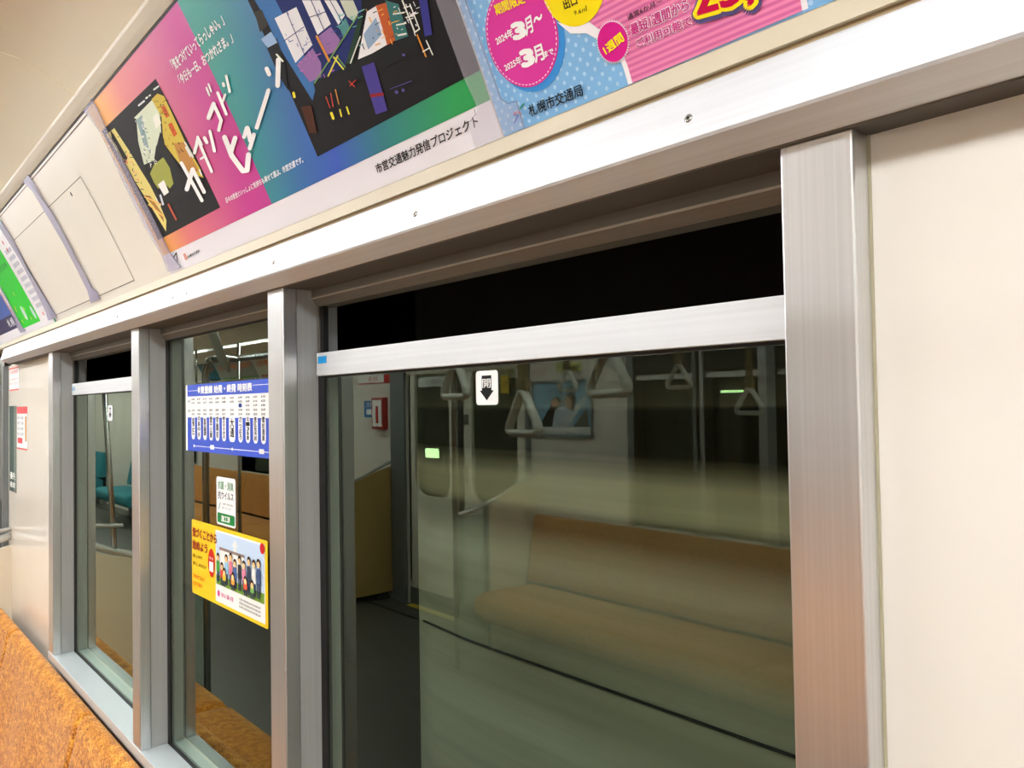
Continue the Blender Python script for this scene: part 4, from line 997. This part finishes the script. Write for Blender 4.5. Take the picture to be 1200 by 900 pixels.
# ---- framed advert on the opposite wall
fa = empty('framed_advert', (-3.38, YO, 1.33), 'framed travel advert with two people, reflected in the largest window', 'poster')
fx0, fx1, fz0, fz1 = -3.640, -3.112, 1.332, 1.686
b = MB(); b.box(fx0, fx1, YO, YO + .014, fz0, fz0 + .014).box(fx0, fx1, YO, YO + .014, fz1 - .014, fz1).box(fx0, fx0 + .014, YO, YO + .014, fz0, fz1).box(fx1 - .014, fx1, YO, YO + .014, fz0, fz1)
b.build('frame', mat('frame_grey', (150, 156, 156), .3, metal=.7), fa)
MB().box(fx0 + .01, fx1 - .01, YO, YO + .005, fz0 + .01, fz1 - .01).build('advert_sheet', mat('advert_sky', (120, 170, 196), .4, noise=.12, nscale=5), fa)
PF = Plane(YO + .0052)
def opoly(pts, rgb, off, nm):
    p = Print(PF)
    p.uvpoly([(m_.x, m_.z) for m_ in (mir(480 + x / 5.45, 400 + y / 5.45, 3.38) for x, y in pts)])
    for v in p.bm.verts: pass
    me = bpy.data.meshes.new(nm)
    for v in p.bm.verts: v.co = Vector((v.co.x, YO + .0055 + off, v.co.y))
    p.bm.to_mesh(me); p.bm.free(); me.materials.append(ink(rgb)); o = bpy.data.objects.new(nm, me); COL.objects.link(o); setparent(o, fa); return o
opoly([(800, 548), (1160, 548), (1162, 595), (806, 590)], (232, 232, 226), .0002, 'white_footer')
opoly([(830, 546), (905, 410), (960, 400), (985, 430), (935, 546)], (40, 34, 34), .0004, 'dark_jacket')
opoly([(905, 410), (915, 365), (950, 352), (975, 380), (960, 412), (925, 418)], (190, 140, 110), .0006, 'head')
opoly([(915, 365), (950, 350), (975, 372), (960, 400), (945, 365)], (40, 28, 26), .0008, 'hair')
opoly([(915, 546), (935, 440), (1000, 400), (1045, 440), (1050, 546)], (190, 204, 216), .0010, 'pale_shirt')
opoly([(995, 400), (1000, 345), (1035, 325), (1062, 360), (1050, 410), (1030, 440)], (196, 150, 120), .0012, 'head')
opoly([(1005, 340), (1035, 322), (1062, 350), (1060, 420), (1035, 445), (1040, 380)], (60, 40, 34), .0014, 'hair')
opoly([(960, 546), (1110, 360), (1135, 350), (1140, 370), (1010, 546)], (206, 210, 206), .0016, 'diagonal_band')
opoly([(1052, 546), (1140, 420), (1148, 546)], (110, 104, 90), .0016, 'seat_print')
_optext('いこう、札幌の冬へ 公式サイト', -3.60, -3.15, 1.352, 1.366, YO + .0064, INKB, fa, 'printed_text')

# ---- notices on the opposite wall
s_ = MB().box(-5.83, -5.315, YO, YO + .0015, 1.725, 1.805).build('wall_notice', WHT, label='red and white strip notice above the extinguisher box, reflected', cat='sign')
MB().box(-5.83, -5.315, YO + .0015, YO + .0019, 1.725, 1.735).build('red_line', RED, s_); MB().box(-5.42, -5.33, YO + .0015, YO + .0019, 1.735, 1.80).build('red_square', RED, s_)
_optext('消火器', -5.66, -5.50, 1.745, 1.79, YO + .0021, RED, s_, 'printed_text')
s_ = MB().box(-5.735, -5.545, YO, YO + .0015, 1.447, 1.584).build('wall_notice', BLU, label='square blue notice left of the extinguisher box, reflected', cat='sign')
_optext('優先', -5.71, -5.57, 1.53, 1.575, YO + .0021, WHT, s_, 'printed_text')
MB().box(-5.70, -5.58, YO + .0015, YO + .0019, 1.47, 1.515).build('white_figure', WHT, s_)
s_ = MB().box(-5.541, -5.364, YO, YO + .05, 1.351, 1.61, .006).build('extinguisher_box', mat('box_red', (170, 40, 40), .4), label='red edged extinguisher box on the wall left of the sliding door', cat='box')
MB().box(-5.52, -5.385, YO + .05, YO + .052, 1.375, 1.59).build('box_front', WHT, s_); MB().box(-5.47, -5.43, YO + .052, YO + .053, 1.40, 1.54).build('extinguisher_drawing', RED, s_)
s_ = MB().box(-3.72, -3.50, YO, YO + .0015, 1.715, 1.775).build('wall_notice', ink((226, 206, 196)), label='pale pink notice above the framed advert, upper left, reflected', cat='sign')
_optext('ドアにご注意', -3.70, -3.52, 1.735, 1.755, YO + .0021, RED, s_, 'printed_text')
s_ = MB().box(-3.42, -3.20, YO, YO + .0015, 1.735, 1.79).build('wall_notice', ink((206, 206, 120)), label='yellow-green notice above the framed advert, upper right, reflected', cat='sign')
_optext('携帯電話はマナーモード', -3.40, -3.22, 1.75, 1.775, YO + .0021, ink((40, 70, 40)), s_, 'printed_text')
s_ = MB().box(-4.97, -4.60, -2.8785, -2.8795, 1.68, 1.755).build('door_label', ink((206, 210, 206)), label='white strip label on the left door window, reflected', cat='sticker')
_optext('駆け込み乗車', -4.80, -4.62, 1.70, 1.735, -2.8780, INKB, s_, 'printed_text')
s_ = MB().box(-3.985, -3.905, -2.8785, -2.8795, 1.615, 1.735).build('door_label', YEL, label='yellow upright label on the right door window, reflected', cat='sticker')
_optext('開く', -3.97, -3.92, 1.65, 1.70, -2.8780, INKB, s_, 'printed_text')
s_ = MB().box(-2.455, -2.415, -2.9235, -2.9245, 1.615, 1.655).build('opening_direction_sticker', WHT, label='small white arrow sticker on the opposite window, reflected', cat='sticker')
_optext('開', -2.447, -2.423, 1.622, 1.648, -2.9232, INKB, s_, 'printed_text')

# ---- posters over the opposite wall, seen in the middle window
def oposter(x0, x1, rgb, band, txt, label):
    o = sheet(COVE2, 'advertising_poster', mat('op_%d_%d_%d' % rgb, rgb, .4, noise=.1, nscale=6), x0, .0015, x1, TOPV, .0008, label=label, cat='poster')
    p = Print(COVE2).rect(x0 + .04, .03, x1 - .04, .10); p.build('colour_band', ink(band), .0012, o)
    p = Print(COVE2).textq(txt, (x1 - .08, .20), (x0 + .08, .20), (x1 - .08, .26), .04); p.build('lettering', ink((226, 120, 60)), .0014, o)
    return o
oposter(-9.35, -8.85, (40, 110, 130), (20, 60, 90), '札幌の冬', 'teal poster over the far seats, reflected at the top of the middle window')
oposter(-8.83, -7.80, (150, 150, 140), (96, 150, 40), '市営地下鉄のご案内', 'grey poster with green band and orange letters, reflected in the middle window')
oposter(-7.78, -6.75, (196, 190, 170), (150, 60, 50), 'おでかけ割引', 'pale poster with red band over the far seats, reflected')

# ---- tunnel lamps outside the opposite windows
for p, w_, lab in ((mir(859, 458.5, 4.3), .095, 'long greenish tunnel lamp outside the opposite window, reflected at right'), (mir(505, 531, 4.9), .11, 'greenish tunnel lamp outside the sliding door glass, reflected')):
    o = MB().box(p.x - w_, p.x + w_, p.y, p.y - .03, p.z - (.008 if p.x > -4 else .05), p.z + (.008 if p.x > -4 else .05), .004).build('tunnel_lamp', TLAMP, label=lab, cat='lamp')
    MB().box(p.x - w_ - .02, p.x + w_ + .02, p.y - .03, p.y - .06, p.z - .06, p.z + .06).build('lamp_bracket', DARKBORE, o)
